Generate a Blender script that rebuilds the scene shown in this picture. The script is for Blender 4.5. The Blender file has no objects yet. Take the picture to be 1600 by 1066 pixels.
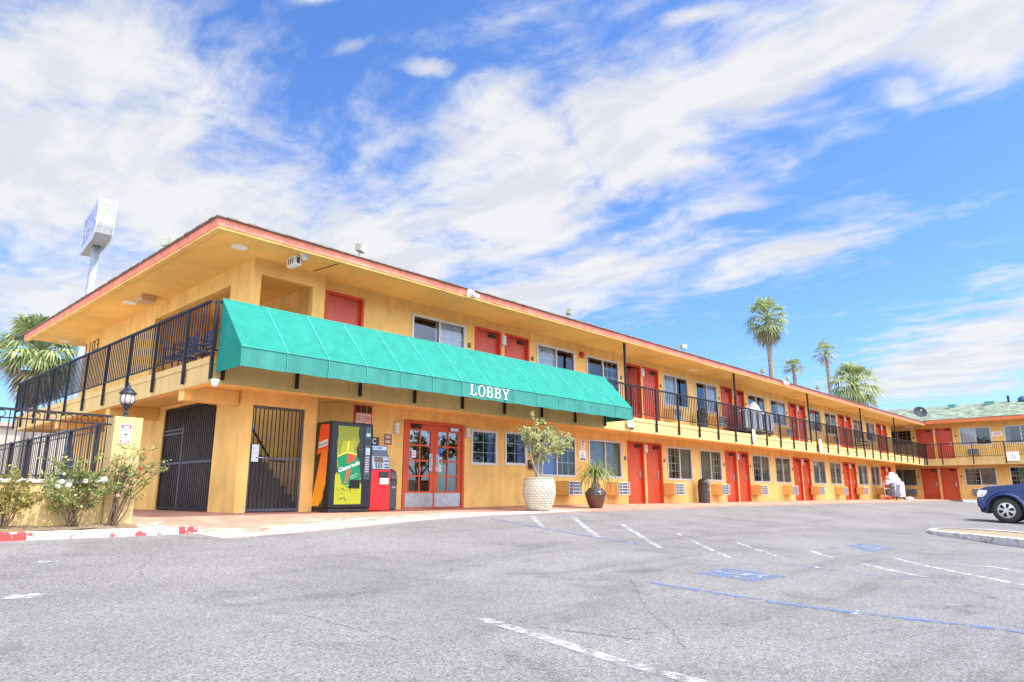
import bpy, math, random
from mathutils import Vector, Matrix
R = math.radians
rnd = random.Random(7)
SC = bpy.context.scene
COL = SC.collection

# ------------------------------------------------------------------ camera
F = 1068.0; PCX, PCY = 800.0, 533.0
PITCH = math.atan(239.0 / F)
YAW = math.atan(1025.0 / math.hypot(F, 239.0))        # the facade runs along +X
CAM = Vector((0, 0, 0.34))
FW = Vector((math.cos(YAW) * math.cos(PITCH), math.sin(YAW) * math.cos(PITCH), math.sin(PITCH)))
RT = Vector((math.sin(YAW), -math.cos(YAW), 0))
UP = RT.cross(FW)
cam = bpy.data.objects.new("camera", bpy.data.cameras.new("camera"))
COL.objects.link(cam)
cam.matrix_world = Matrix(((RT.x, UP.x, -FW.x, CAM.x), (RT.y, UP.y, -FW.y, CAM.y), (RT.z, UP.z, -FW.z, CAM.z), (0, 0, 0, 1)))
cam.data.sensor_width = 36; cam.data.lens = F / 1600 * 36
cam.data.clip_start = 0.05; cam.data.clip_end = 3000
SC.camera = cam

def ray(px, py): return (FW * F + RT * (px - PCX) + UP * (PCY - py)).normalized()
def onY(px, py, Y): r = ray(px, py); return CAM + r * (Y / r.y)
def onX(px, py, X): r = ray(px, py); return CAM + r * (X / r.x)
def at_depth(px, py, d): r = ray(px, py); h = r.x * math.cos(YAW) + r.y * math.sin(YAW); return CAM + r * (d / h)

# ------------------------------------------------------------------ light and exposure
SUN_EL = 59.0
SUN_AZ = Vector((0.45, -0.89))                        # towards the sun, seen from above
SUN_STR = 2.4; SKY_STR = 0.15; EXPO = 1.46
SC.view_settings.view_transform = 'Standard'; SC.view_settings.look = 'None'
SC.view_settings.gamma = 1.0; SC.view_settings.use_curve_mapping = False
SC.view_settings.exposure = EXPO
s = bpy.data.lights.new("sun", 'SUN'); s.energy = SUN_STR; s.angle = R(0.5); s.color = (1.0, 0.95, 0.87)
so = bpy.data.objects.new("sun", s); COL.objects.link(so)
az = SUN_AZ.normalized(); ce = math.cos(R(SUN_EL))
sd = Vector((az.x * ce, az.y * ce, math.sin(R(SUN_EL))))
so.rotation_euler = (-sd).to_track_quat('-Z', 'Y').to_euler(); so.location = sd * 60

def sky_p(px, py):
    r = ray(px, py); k = max(r.z, 0.02) + 0.06
    return Vector((r.x / k, r.y / k))

def make_world():
    w = bpy.data.worlds.new("World"); SC.world = w; w.use_nodes = True
    nt = w.node_tree; nd = nt.nodes; lk = nt.links; nd.clear()
    def N(t, **kw):
        n = nd.new(t)
        for k, v in kw.items(): setattr(n, k, v)
        return n
    def math_(op, a, b=None, c=None, clamp=False):
        n = N('ShaderNodeMath', operation=op, use_clamp=clamp)
        for i, x in enumerate((a, b, c)):
            if x is None: continue
            if isinstance(x, (int, float)): n.inputs[i].default_value = x
            else: lk.new(x, n.inputs[i])
        return n.outputs[0]
    out = N('ShaderNodeOutputWorld'); bg = N('ShaderNodeBackground'); lk.new(bg.outputs[0], out.inputs[0])
    sky = N('ShaderNodeTexSky', sky_type='NISHITA', sun_disc=False)
    sky.sun_elevation = R(SUN_EL); sky.sun_rotation = math.atan2(az.x, az.y)
    sky.air_density = 1.0; sky.dust_density = 0.6; sky.ozone_density = 2.2
    tc = N('ShaderNodeTexCoord')
    sep = N('ShaderNodeSeparateXYZ'); lk.new(tc.outputs['Generated'], sep.inputs[0])
    k = math_('ADD', math_('MAXIMUM', sep.outputs[2], 0.02), 0.06)
    cx = math_('DIVIDE', sep.outputs[0], k); cy = math_('DIVIDE', sep.outputs[1], k)
    comb = N('ShaderNodeCombineXYZ'); lk.new(cx, comb.inputs[0]); lk.new(cy, comb.inputs[1])
    P = comb.outputs[0]
    # warp the cloud layer a little so that no bank has a smooth outline
    wn = N('ShaderNodeTexNoise', noise_dimensions='2D'); wn.inputs['Scale'].default_value = 1.7; wn.inputs['Detail'].default_value = 4
    lk.new(P, wn.inputs['Vector'])
    wv = N('ShaderNodeVectorMath', operation='SUBTRACT'); lk.new(wn.outputs['Color'], wv.inputs[0]); wv.inputs[1].default_value = (.5, .5, .5)
    ws = N('ShaderNodeVectorMath', operation='SCALE'); lk.new(wv.outputs[0], ws.inputs[0]); ws.inputs['Scale'].default_value = 0.24
    wa = N('ShaderNodeVectorMath', operation='ADD'); lk.new(P, wa.inputs[0]); lk.new(ws.outputs[0], wa.inputs[1])
    Q = wa.outputs[0]
    # banks of the broken cloud layer: centre, long half axis, short half axis, weight
    banks = [((590, 395), (200, -30), 98, .95), ((810, 305), (230, -80), 106, 1.0), ((1010, 215), (200, -100), 106, 1.08),
             ((1190, 120), (170, -95), 80, 1.05), ((1330, 45), (140, -60), 70, 1.05), ((1500, 55), (170, -10), 74, 1.0),
             ((1405, 138), (60, 16), 22, .45), ((880, 450), (260, -50), 60, .85), ((1210, 410), (180, -42), 32, .85),
             ((1130, 335), (80, -20), 24, .55), ((1300, 325), (120, -30), 26, .55), ((1250, 250), (120, -60), 26, .4),
             ((90, 90), (230, -10), 130, .95), ((60, 270), (320, 30), 140, 1.0), ((320, 345), (250, 10), 90, .95), ((250, 190), (220, -10), 90, .55),
             ((555, 92), (80, -18), 16, .5), ((460, 8), (75, 0), 22, .75), ((692, 124), (46, 4), 20, .72),
             ((1500, 570), (210, -45), 52, 1.0), ((1400, 600), (150, -10), 30, .8), ((1580, 520), (90, -30), 40, .9),
             ((1130, 10), (90, 0), 26, .7), ((1560, 440), (110, -20), 24, .35), ((120, 470), (260, 0), 80, .8), ((420, 240), (160, -40), 50, .25)]
    tot = None
    for c, mj, mn, wt in banks:
        L = math.hypot(*mj); pm = (-mj[1] / L * mn, mj[0] / L * mn)
        p0 = sky_p(*c); a = sky_p(c[0] + mj[0], c[1] + mj[1]) - p0; b = sky_p(c[0] + pm[0], c[1] + pm[1]) - p0
        det = a.x * b.y - a.y * b.x
        sub = N('ShaderNodeVectorMath', operation='SUBTRACT'); lk.new(Q, sub.inputs[0]); sub.inputs[1].default_value = (p0.x, p0.y, 0)
        d1 = N('ShaderNodeVectorMath', operation='DOT_PRODUCT'); lk.new(sub.outputs[0], d1.inputs[0]); d1.inputs[1].default_value = (b.y / det, -b.x / det, 0)
        d2 = N('ShaderNodeVectorMath', operation='DOT_PRODUCT'); lk.new(sub.outputs[0], d2.inputs[0]); d2.inputs[1].default_value = (-a.y / det, a.x / det, 0)
        r2 = math_('ADD', math_('MULTIPLY', d1.outputs['Value'], d1.outputs['Value']), math_('MULTIPLY', d2.outputs['Value'], d2.outputs['Value']))
        g = math_('MULTIPLY', math_('POWER', 2.718, math_('MULTIPLY', r2, -1.1)), wt)
        tot = g if tot is None else math_('MAXIMUM', tot, g)
    mp = N('ShaderNodeMapping'); lk.new(Q, mp.inputs['Vector']); mp.inputs['Scale'].default_value = (1.75, .85, 1)
    n1 = N('ShaderNodeTexNoise', noise_dimensions='2D'); n1.inputs['Scale'].default_value = 2.6; n1.inputs['Detail'].default_value = 9; n1.inputs['Roughness'].default_value = .62
    lk.new(mp.outputs[0], n1.inputs['Vector'])
    n4 = N('ShaderNodeTexNoise', noise_dimensions='2D'); n4.inputs['Scale'].default_value = 11; n4.inputs['Detail'].default_value = 6; n4.inputs['Roughness'].default_value = .6
    lk.new(Q, n4.inputs['Vector'])
    dens = math_('ADD', math_('MULTIPLY', tot, 1.25), math_('ADD', math_('MULTIPLY', math_('SUBTRACT', n1.outputs[0], .5), 1.5), math_('MULTIPLY', math_('SUBTRACT', n4.outputs[0], .5), .62)))
    mr = N('ShaderNodeMapRange', interpolation_type='SMOOTHSTEP'); lk.new(dens, mr.inputs[0])
    mr.inputs[1].default_value = .10; mr.inputs[2].default_value = 1.02
    # below the horizon no cloud
    n2 = N('ShaderNodeTexNoise', noise_dimensions='2D'); n2.inputs['Scale'].default_value = 3.6; n2.inputs['Detail'].default_value = 6
    lk.new(mp.outputs[0], n2.inputs['Vector'])
    ramp = N('ShaderNodeMapRange', interpolation_type='SMOOTHSTEP'); lk.new(n2.outputs[0], ramp.inputs[0]); ramp.inputs[1].default_value = .36; ramp.inputs[2].default_value = .60
    cc = N('ShaderNodeMix', data_type='RGBA'); lk.new(ramp.outputs[0], cc.inputs['Factor'])
    CB = 0.86 / (SKY_STR * 2 ** EXPO)
    cc.inputs['A'].default_value = (CB * .90, CB * .93, CB * 1.01, 1); cc.inputs['B'].default_value = (CB * 1.06, CB * 1.06, CB * 1.07, 1)
    tint = N('ShaderNodeMix', data_type='RGBA', blend_type='MULTIPLY'); tint.inputs['Factor'].default_value = 1
    lk.new(sky.outputs[0], tint.inputs['A']); tint.inputs['B'].default_value = (SKY_T[0], SKY_T[1], SKY_T[2], 1)
    mix = N('ShaderNodeMix', data_type='RGBA'); lk.new(math_('MULTIPLY', mr.outputs[0], .97), mix.inputs['Factor'])
    lk.new(tint.outputs['Result'], mix.inputs['A']); lk.new(cc.outputs['Result'], mix.inputs['B'])
    # fill glow added for the facade: unseen sky behind and west of camera
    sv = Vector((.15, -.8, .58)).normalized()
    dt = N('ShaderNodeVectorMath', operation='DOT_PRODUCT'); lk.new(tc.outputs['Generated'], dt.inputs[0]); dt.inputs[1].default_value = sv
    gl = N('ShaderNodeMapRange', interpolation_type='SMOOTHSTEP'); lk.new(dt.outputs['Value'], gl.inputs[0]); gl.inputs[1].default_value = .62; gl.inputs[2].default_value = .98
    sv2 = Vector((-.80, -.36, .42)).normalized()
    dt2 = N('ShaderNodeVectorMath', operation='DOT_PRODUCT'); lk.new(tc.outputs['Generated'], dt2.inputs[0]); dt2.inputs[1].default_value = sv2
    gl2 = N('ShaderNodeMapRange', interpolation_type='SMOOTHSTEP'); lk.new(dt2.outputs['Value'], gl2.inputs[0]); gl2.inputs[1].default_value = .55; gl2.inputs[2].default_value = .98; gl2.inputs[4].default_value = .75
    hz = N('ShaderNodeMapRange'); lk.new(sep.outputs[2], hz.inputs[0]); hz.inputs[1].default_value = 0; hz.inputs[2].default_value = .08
    gs = N('ShaderNodeVectorMath', operation='SCALE'); gs.inputs[0].default_value = (1.0, .97, .92); lk.new(math_('MULTIPLY', math_('MULTIPLY', math_('MAXIMUM', gl.outputs[0], gl2.outputs[0]), hz.outputs[0]), FILL_GLOW / SKY_STR), gs.inputs['Scale'])
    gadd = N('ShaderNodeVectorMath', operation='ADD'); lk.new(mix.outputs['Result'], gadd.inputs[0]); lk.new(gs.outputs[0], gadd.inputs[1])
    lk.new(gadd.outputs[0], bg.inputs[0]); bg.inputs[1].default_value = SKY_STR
SKY_T = (.315, .445, .65); FILL_GLOW = 1.35
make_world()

# ------------------------------------------------------------------ materials
MATS = {}
def mat(name, col, rough=.7, metal=0.0, var=.12, scale=3.0, bump=0.0, bscale=80.0, spec=.4, streak=0.0, coat=0.0):
    """a painted, rendered or moulded surface with uneven colour and fine relief"""
    if name in MATS: return MATS[name]
    m = bpy.data.materials.new(name); m.use_nodes = True; MATS[name] = m
    nt = m.node_tree; nd = nt.nodes; lk = nt.links
    b = nd['Principled BSDF']; b.inputs['Roughness'].default_value = rough; b.inputs['Metallic'].default_value = metal
    b.inputs['Specular IOR Level'].default_value = spec; b.inputs['Coat Weight'].default_value = coat; b.inputs['Coat Roughness'].default_value = .06
    geo = nd.new('ShaderNodeNewGeometry')
    n = nd.new('ShaderNodeTexNoise'); n.inputs['Scale'].default_value = scale; n.inputs['Detail'].default_value = 6; n.inputs['Roughness'].default_value = .6
    lk.new(geo.outputs['Position'], n.inputs['Vector'])
    mr = nd.new('ShaderNodeMapRange'); lk.new(n.outputs[0], mr.inputs[0]); mr.inputs[1].default_value = .3; mr.inputs[2].default_value = .7
    mr.inputs[3].default_value = 1 - var; mr.inputs[4].default_value = 1 + var * .6
    val = mr.outputs[0]
    if streak:
        mp = nd.new('ShaderNodeMapping'); mp.inputs['Scale'].default_value = (5, 5, .35); lk.new(geo.outputs['Position'], mp.inputs[0])
        n3 = nd.new('ShaderNodeTexNoise'); n3.inputs['Scale'].default_value = 1; n3.inputs['Detail'].default_value = 5; lk.new(mp.outputs[0], n3.inputs['Vector'])
        m3 = nd.new('ShaderNodeMapRange'); lk.new(n3.outputs[0], m3.inputs[0]); m3.inputs[1].default_value = .35; m3.inputs[2].default_value = .65
        m3.inputs[3].default_value = 1 - streak; m3.inputs[4].default_value = 1.0
        mm = nd.new('ShaderNodeMath'); mm.operation = 'MULTIPLY'; lk.new(val, mm.inputs[0]); lk.new(m3.outputs[0], mm.inputs[1]); val = mm.outputs[0]
    vs = nd.new('ShaderNodeVectorMath'); vs.operation = 'SCALE'; vs.inputs[0].default_value = col; lk.new(val, vs.inputs['Scale'])
    lk.new(vs.outputs[0], b.inputs['Base Color'])
    if bump:
        bn = nd.new('ShaderNodeTexNoise'); bn.inputs['Scale'].default_value = bscale; bn.inputs['Detail'].default_value = 4
        lk.new(geo.outputs['Position'], bn.inputs['Vector'])
        bp = nd.new('ShaderNodeBump'); bp.inputs['Strength'].default_value = bump; bp.inputs['Distance'].default_value = .01
        lk.new(bn.outputs[0], bp.inputs['Height']); lk.new(bp.outputs[0], b.inputs['Normal'])
    return m

STUCCO = mat('yellow_stucco', (.88, .545, .175), .9, var=.17, scale=1.6, bump=.6, bscale=55, streak=.13, spec=.15)
CREAM = mat('cream_stucco', (.66, .455, .19), .9, var=.10, scale=1.5, bump=.3, bscale=70, streak=.12, spec=.15)
SOFFIT = mat('soffit_paint', (.90, .53, .155), .85, var=.17, scale=.9, bump=.1, bscale=30, spec=.15)
RED = mat('door_paint', (.55, .08, .024), .45, var=.18, scale=2.0, bump=.05, spec=.4)
REDUP = mat('upper_door_sky_tint', (.57, .085, .045), .4, var=.18, scale=2.0, bump=.05, spec=.4)  # door red turned pinker, the sky's reflection put into its colour
REDTRIM = mat('red_trim', (.62, .06, .018), .5, var=.10)
SALMON = mat('salmon_fascia', (.76, .235, .15), .7, var=.26, scale=4, bump=.2, bscale=40, streak=.12)
SHINGLE_EDGE = mat('shingle_edge', (.22, .165, .14), .95, var=.4, scale=30, bump=.6, bscale=60)
IRON = mat('black_iron', (.022, .018, .02), .5, .2, var=.3, scale=12)
IRON2 = mat('bronze_iron', (.03, .022, .02), .55, .2, var=.3, scale=12)
TEAL = mat('teal_canvas', (.014, .215, .168), .8, var=.13, scale=5, bump=.15, bscale=120, spec=.2, streak=.08)
TEAL2 = mat('faded_teal_canvas', (.045, .235, .195), .8, var=.16, scale=3, bump=.15, bscale=120, spec=.2, streak=.15)
SEAM = mat('canvas_seam', (.045, .33, .26), .8, var=.05)
WHITE = mat('white_paint', (.80, .80, .78), .6, var=.07)
WHITEP = mat('white_plastic', (.74, .73, .70), .4, var=.05)
ALU = mat('window_aluminium', (.62, .58, .54), .45, .3, var=.08)
STEEL = mat('brushed_steel', (.52, .52, .53), .33, .9, var=.2, scale=8)
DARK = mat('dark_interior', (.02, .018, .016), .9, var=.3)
CURT_G = mat('grey_curtain', (.30, .27, .24), .9, var=.15, scale=6)
CURT_W = mat('white_curtain', (.72, .73, .78), .9, var=.08, scale=6)
CURT_B = mat('blue_curtain', (.22, .36, .72), .85, var=.12, scale=6)
CURT_O = mat('olive_curtain', (.36, .35, .26), .9, var=.15, scale=6)
BLIND = mat('grey_blind', (.50, .52, .48), .6, var=.08)
ACTAN = mat('tan_metal', (.72, .43, .13), .55, var=.10)
ACGRILL = mat('ac_grille', (.10, .115, .14), .5, .3, var=.2, scale=20)
PLUM = mat('dark_plastic', (.035, .032, .035), .45, var=.2)
SLATE = mat('slate_plastic', (.075, .075, .085), .5, var=.2, scale=10)
TERRA = None

def glass_mat(name='window_glass', k=1.15):
    m = bpy.data.materials.new(name); m.use_nodes = True; nt = m.node_tree; nd = nt.nodes; lk = nt.links
    nd.remove(nd['Principled BSDF'])
    g = nd.new('ShaderNodeBsdfGlossy'); g.inputs['Roughness'].default_value = .015; g.inputs['Color'].default_value = (.9, .95, 1, 1)
    t = nd.new('ShaderNodeBsdfTransparent'); t.inputs['Color'].default_value = (.78, .82, .82, 1)
    fr = nd.new('ShaderNodeFresnel'); fr.inputs['IOR'].default_value = 1.5
    ad = nd.new('ShaderNodeMath'); ad.operation = 'MULTIPLY_ADD'; lk.new(fr.outputs[0], ad.inputs[0]); ad.inputs[1].default_value = k; ad.inputs[2].default_value = .03; ad.use_clamp = True
    geo = nd.new('ShaderNodeNewGeometry')
    n = nd.new('ShaderNodeTexNoise'); n.inputs['Scale'].default_value = 1.2; lk.new(geo.outputs['Position'], n.inputs['Vector'])
    bp = nd.new('ShaderNodeBump'); bp.inputs['Strength'].default_value = .06; bp.inputs['Distance'].default_value = .05; lk.new(n.outputs[0], bp.inputs['Height']); lk.new(bp.outputs[0], g.inputs['Normal'])
    mx = nd.new('ShaderNodeMixShader'); lk.new(ad.outputs[0], mx.inputs[0]); lk.new(t.outputs[0], mx.inputs[1]); lk.new(g.outputs[0], mx.inputs[2])
    lk.new(mx.outputs[0], nd['Material Output'].inputs[0]); return m
GLASS = glass_mat(); LOBBY_GLASS = glass_mat('lobby_glass', 3.2)

# ------------------------------------------------------------------ mesh helpers
class MB:
    def __init__(self): self.v = []; self.f = []; self.m = []
    def add(self, vs, fs, mi=0):
        o = len(self.v); self.v += [Vector(p) for p in vs]
        for f in fs: self.f.append([o + i for i in f]); self.m.append(mi)
        return self
    def box(self, x0, y0, z0, x1, y1, z1, mi=0):
        if x0 > x1: x0, x1 = x1, x0
        if y0 > y1: y0, y1 = y1, y0
        if z0 > z1: z0, z1 = z1, z0
        return self.add([(x0, y0, z0), (x1, y0, z0), (x1, y1, z0), (x0, y1, z0), (x0, y0, z1), (x1, y0, z1), (x1, y1, z1), (x0, y1, z1)],
                        [(0, 3, 2, 1), (4, 5, 6, 7), (0, 1, 5, 4), (1, 2, 6, 5), (2, 3, 7, 6), (3, 0, 4, 7)], mi)
    def quad(self, a, b, c, d, mi=0): return self.add([a, b, c, d], [(0, 1, 2, 3)], mi)
    def poly(self, pts, mi=0): return self.add(pts, [tuple(range(len(pts)))], mi)
    def prism(self, pts, d, mi=0):
        """outline pts (3D, planar) pushed along d"""
        n = len(pts); d = Vector(d); p = [Vector(q) for q in pts]
        fs = [tuple(range(n - 1, -1, -1)), tuple(range(n, 2 * n))] + [(i, (i + 1) % n, n + (i + 1) % n, n + i) for i in range(n)]
        return self.add(p + [q + d for q in p], fs, mi)
    def rod(self, a, b, r0, r1=None, n=8, mi=0, caps=True):
        a = Vector(a); b = Vector(b); r1 = r0 if r1 is None else r1
        d = (b - a).normalized(); u = d.orthogonal().normalized(); w = d.cross(u)
        vs = []
        for c, r in ((a, r0), (b, r1)):
            for i in range(n):
                t = 2 * math.pi * i / n; vs.append(c + (u * math.cos(t) + w * math.sin(t)) * r)
        fs = [(i, (i + 1) % n, n + (i + 1) % n, n + i) for i in range(n)]
        if caps: fs += [tuple(range(n - 1, -1, -1)), tuple(range(n, 2 * n))]
        return self.add(vs, fs, mi)
    def tube(self, pts, rs, n=6, mi=0):
        pts = [Vector(p) for p in pts]
        if not hasattr(rs, '__len__'): rs = [rs] * len(pts)
        vs = []; u = None
        for i, p in enumerate(pts):
            d = (pts[min(i + 1, len(pts) - 1)] - pts[max(i - 1, 0)]).normalized()
            if u is None: u = d.orthogonal().normalized()
            else:
                u = u - d * u.dot(d)
                u = u.normalized() if u.length > 1e-5 else d.orthogonal().normalized()
            w = d.cross(u)
            for k in range(n):
                t = 2 * math.pi * k / n; vs.append(p + (u * math.cos(t) + w * math.sin(t)) * rs[i])
        fs = []
        for i in range(len(pts) - 1):
            for k in range(n): fs.append((i * n + k, i * n + (k + 1) % n, (i + 1) * n + (k + 1) % n, (i + 1) * n + k))
        fs += [tuple(range(n - 1, -1, -1)), tuple(range((len(pts) - 1) * n, len(pts) * n))]
        return self.add(vs, fs, mi)
    def lathe(self, prof, c=(0, 0, 0), n=24, mi=0, cap=True):
        c = Vector(c); vs = []
        for r, z in prof:
            for k in range(n):
                t = 2 * math.pi * k / n; vs.append(c + Vector((r * math.cos(t), r * math.sin(t), z)))
        fs = []
        for i in range(len(prof) - 1):
            for k in range(n): fs.append((i * n + k, i * n + (k + 1) % n, (i + 1) * n + (k + 1) % n, (i + 1) * n + k))
        if cap: fs += [tuple(range(n - 1, -1, -1)), tuple(range((len(prof) - 1) * n, len(prof) * n))]
        return self.add(vs, fs, mi)
    def ball(self, c, r, n=10, mi=0, sz=1.0):
        k = n // 2 + 1
        return self.lathe([(max(r * math.sin(math.pi * i / k), 1e-3), -r * sz * math.cos(math.pi * i / k)) for i in range(k + 1)], c, n, mi)
    def text(self, s, o, ux, uy, h, mi=0, width=None, off=0.0, shear=0.0, ext=0.0):
        """lettering: o is the lower left corner, ux the reading direction, uy up, h the cap height"""
        cu = bpy.data.curves.new('t', 'FONT'); cu.body = s; cu.size = 1.0; cu.offset = off; cu.shear = shear; cu.resolution_u = 3
        ob = bpy.data.objects.new('t', cu); COL.objects.link(ob); bpy.context.view_layer.update()
        me = bpy.data.meshes.new_from_object(ob)
        xs = [v.co.x for v in me.vertices]; ys = [v.co.y for v in me.vertices]
        x0, x1, y0, y1 = min(xs), max(xs), min(ys), max(ys)
        ky = h / (y1 - y0); kx = ky if width is None else width / (x1 - x0)
        o = Vector(o); ux = Vector(ux).normalized(); uy = Vector(uy).normalized()
        vs = [o + ux * ((v.co.x - x0) * kx) + uy * ((v.co.y - y0) * ky) for v in me.vertices]
        self.add(vs, [tuple(p.vertices) for p in me.polygons], mi)
        bpy.data.objects.remove(ob); bpy.data.meshes.remove(me); bpy.data.curves.remove(cu)
        return self

W = {}                                                  # world position of every origin
def build(name, mb, mats, parent=None, smooth=False, bevel=0.0, origin=None):
    if not isinstance(mats, (list, tuple)): mats = [mats]
    xs = [p.x for p in mb.v]; ys = [p.y for p in mb.v]; zs = [p.z for p in mb.v]
    o = Vector(origin) if origin is not None else Vector(((min(xs) + max(xs)) / 2, (min(ys) + max(ys)) / 2, min(zs)))
    me = bpy.data.meshes.new(name); me.from_pydata([tuple(p - o) for p in mb.v], [], mb.f)
    for m in mats: me.materials.append(m)
    me.polygons.foreach_set('material_index', mb.m)
    if smooth: me.polygons.foreach_set('use_smooth', [True] * len(me.polygons))
    me.update()
    ob = bpy.data.objects.new(name, me); COL.objects.link(ob)
    if bevel:
        bm = ob.modifiers.new('bevel', 'BEVEL'); bm.width = bevel; bm.segments = 2; bm.limit_method = 'ANGLE'; bm.angle_limit = R(40)
    W[ob.name] = o
    if parent is not None: ob.parent = parent; ob.location = o - W[parent.name]
    else: ob.location = o
    return ob
def tag(o, label, cat, group=None, kind=None):
    o['label'] = label; o['category'] = cat
    if group: o['group'] = group
    if kind: o['kind'] = kind
    return o
def thing(name, label, cat, loc, group=None):
    o = bpy.data.objects.new(name, None); o.empty_display_size = .2; COL.objects.link(o); o.location = loc; W[o.name] = Vector(loc)
    return tag(o, label, cat, group)
def struct(name, mb, mats, **k):
    o = build(name, mb, mats, **k); o['kind'] = 'structure'; return o
def copy_tree(o, parent=None):
    c = o.copy(); COL.objects.link(c); c.parent = parent
    for ch in o.children: copy_tree(ch, c)
    return c

# ------------------------------------------------------------------ ground
def ss(t): t = max(0.0, min(1.0, t)); return t * t * (3 - 2 * t)
def g(X, Y):
    """height of the ground: level at the wall, falling away across the lot"""
    if Y >= 12.5: z = 0.0
    elif Y >= 10: z = -.06 * (12.5 - Y) / 2.5
    else:
        t = min((10 - Y) / 7.5, 1.0); z = -.06 - .54 * t * (1.5 - .5 * t)
    return z - .12 * ss((8 - X) / 4) * ss((11.8 - Y) / 1.9) * ss((Y - 3) / 4)
def onG(px, py, lift=0.0):
    r = ray(px, py); lo = 0.5; t = lo
    while t < 400:
        p = CAM + r * t
        if p.z < g(p.x, p.y): break
        lo = t; t *= 1.03
    hi = t
    for _ in range(50):
        m = (lo + hi) / 2; p = CAM + r * m
        if p.z < g(p.x, p.y): hi = m
        else: lo = m
    p = CAM + r * hi
    return Vector((p.x, p.y, g(p.x, p.y) + lift))

def asphalt_mat():
    m = bpy.data.materials.new('asphalt'); m.use_nodes = True; nt = m.node_tree; nd = nt.nodes; lk = nt.links
    b = nd['Principled BSDF']; b.inputs['Roughness'].default_value = .88; b.inputs['Specular IOR Level'].default_value = .25
    geo = nd.new('ShaderNodeNewGeometry'); P = geo.outputs['Position']
    def noise(sc, det=4, rough=.55, vec=P, dist=0.0):
        n = nd.new('ShaderNodeTexNoise'); n.inputs['Scale'].default_value = sc; n.inputs['Detail'].default_value = det; n.inputs['Roughness'].default_value = rough
        n.inputs['Distortion'].default_value = dist; lk.new(vec, n.inputs['Vector']); return n.outputs[0]
    def rng(x, a, c, d, e, t='SMOOTHSTEP'):
        r = nd.new('ShaderNodeMapRange'); r.interpolation_type = t; lk.new(x, r.inputs[0])
        for i, q in enumerate((a, c, d, e)): r.inputs[i + 1].default_value = q
        return r.outputs[0]
    def mul(a, c):
        n = nd.new('ShaderNodeMath'); n.operation = 'MULTIPLY'; lk.new(a, n.inputs[0])
        if isinstance(c, float): n.inputs[1].default_value = c
        else: lk.new(c, n.inputs[1])
        return n.outputs[0]
    vor = nd.new('ShaderNodeTexVoronoi'); vor.inputs['Scale'].default_value = 95; lk.new(P, vor.inputs['Vector'])
    sp = nd.new('ShaderNodeSeparateColor'); lk.new(vor.outputs['Color'], sp.inputs[0])
    agg = rng(sp.outputs[0], 0, 1, .56, 1.36, 'LINEAR')
    mid = rng(noise(26, 5, .7), .3, .7, .86, 1.12)
    patch = rng(noise(.55, 6, .65), .32, .68, .85, 1.08)
    stain = rng(noise(1.3, 5, .6, dist=.8), .54, .70, 1.0, .78)
    # long tyre-dark streaks in the driving lane
    mp = nd.new('ShaderNodeMapping'); mp.inputs['Rotation'].default_value = (0, 0, R(-38)); mp.inputs['Scale'].default_value = (.22, 1.5, 1); lk.new(P, mp.inputs[0])
    streak = rng(noise(1.0, 5, .6, mp.outputs[0]), .53, .72, 1.0, .77)
    # shrinkage cracks
    dn = nd.new('ShaderNodeTexNoise'); dn.inputs['Scale'].default_value = .9; dn.inputs['Detail'].default_value = 5; lk.new(P, dn.inputs['Vector'])
    ad = nd.new('ShaderNodeVectorMath'); ad.operation = 'MULTIPLY_ADD'; lk.new(dn.outputs['Color'], ad.inputs[0]); ad.inputs[1].default_value = (1.6, 1.6, 0); lk.new(P, ad.inputs[2])
    vc = nd.new('ShaderNodeTexVoronoi'); vc.feature = 'DISTANCE_TO_EDGE'; vc.inputs['Scale'].default_value = .23; lk.new(ad.outputs[0], vc.inputs['Vector'])
    crk = rng(vc.outputs['Distance'], .0008, .0035, .62, 1.0); cmask = rng(noise(.42, 3, .5), .50, .60, 0, 1)
    cm = nd.new('ShaderNodeMix'); lk.new(cmask, cm.inputs['Factor']); cm.inputs['A'].default_value = 1.0; lk.new(crk, cm.inputs['B']); crack = cm.outputs[0]
    v = mul(mul(mul(mul(mul(agg, mid), patch), stain), streak), crack)
    vs = nd.new('ShaderNodeVectorMath'); vs.operation = 'SCALE'; vs.inputs[0].default_value = (.192, .182, .174); lk.new(v, vs.inputs['Scale'])
    lk.new(vs.outputs[0], b.inputs['Base Color'])
    bp = nd.new('ShaderNodeBump'); bp.inputs['Strength'].default_value = .5; bp.inputs['Distance'].default_value = .004
    lk.new(vor.outputs['Distance'], bp.inputs['Height']); lk.new(bp.outputs[0], b.inputs['Normal'])
    return m
ASPHALT = asphalt_mat()

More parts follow.
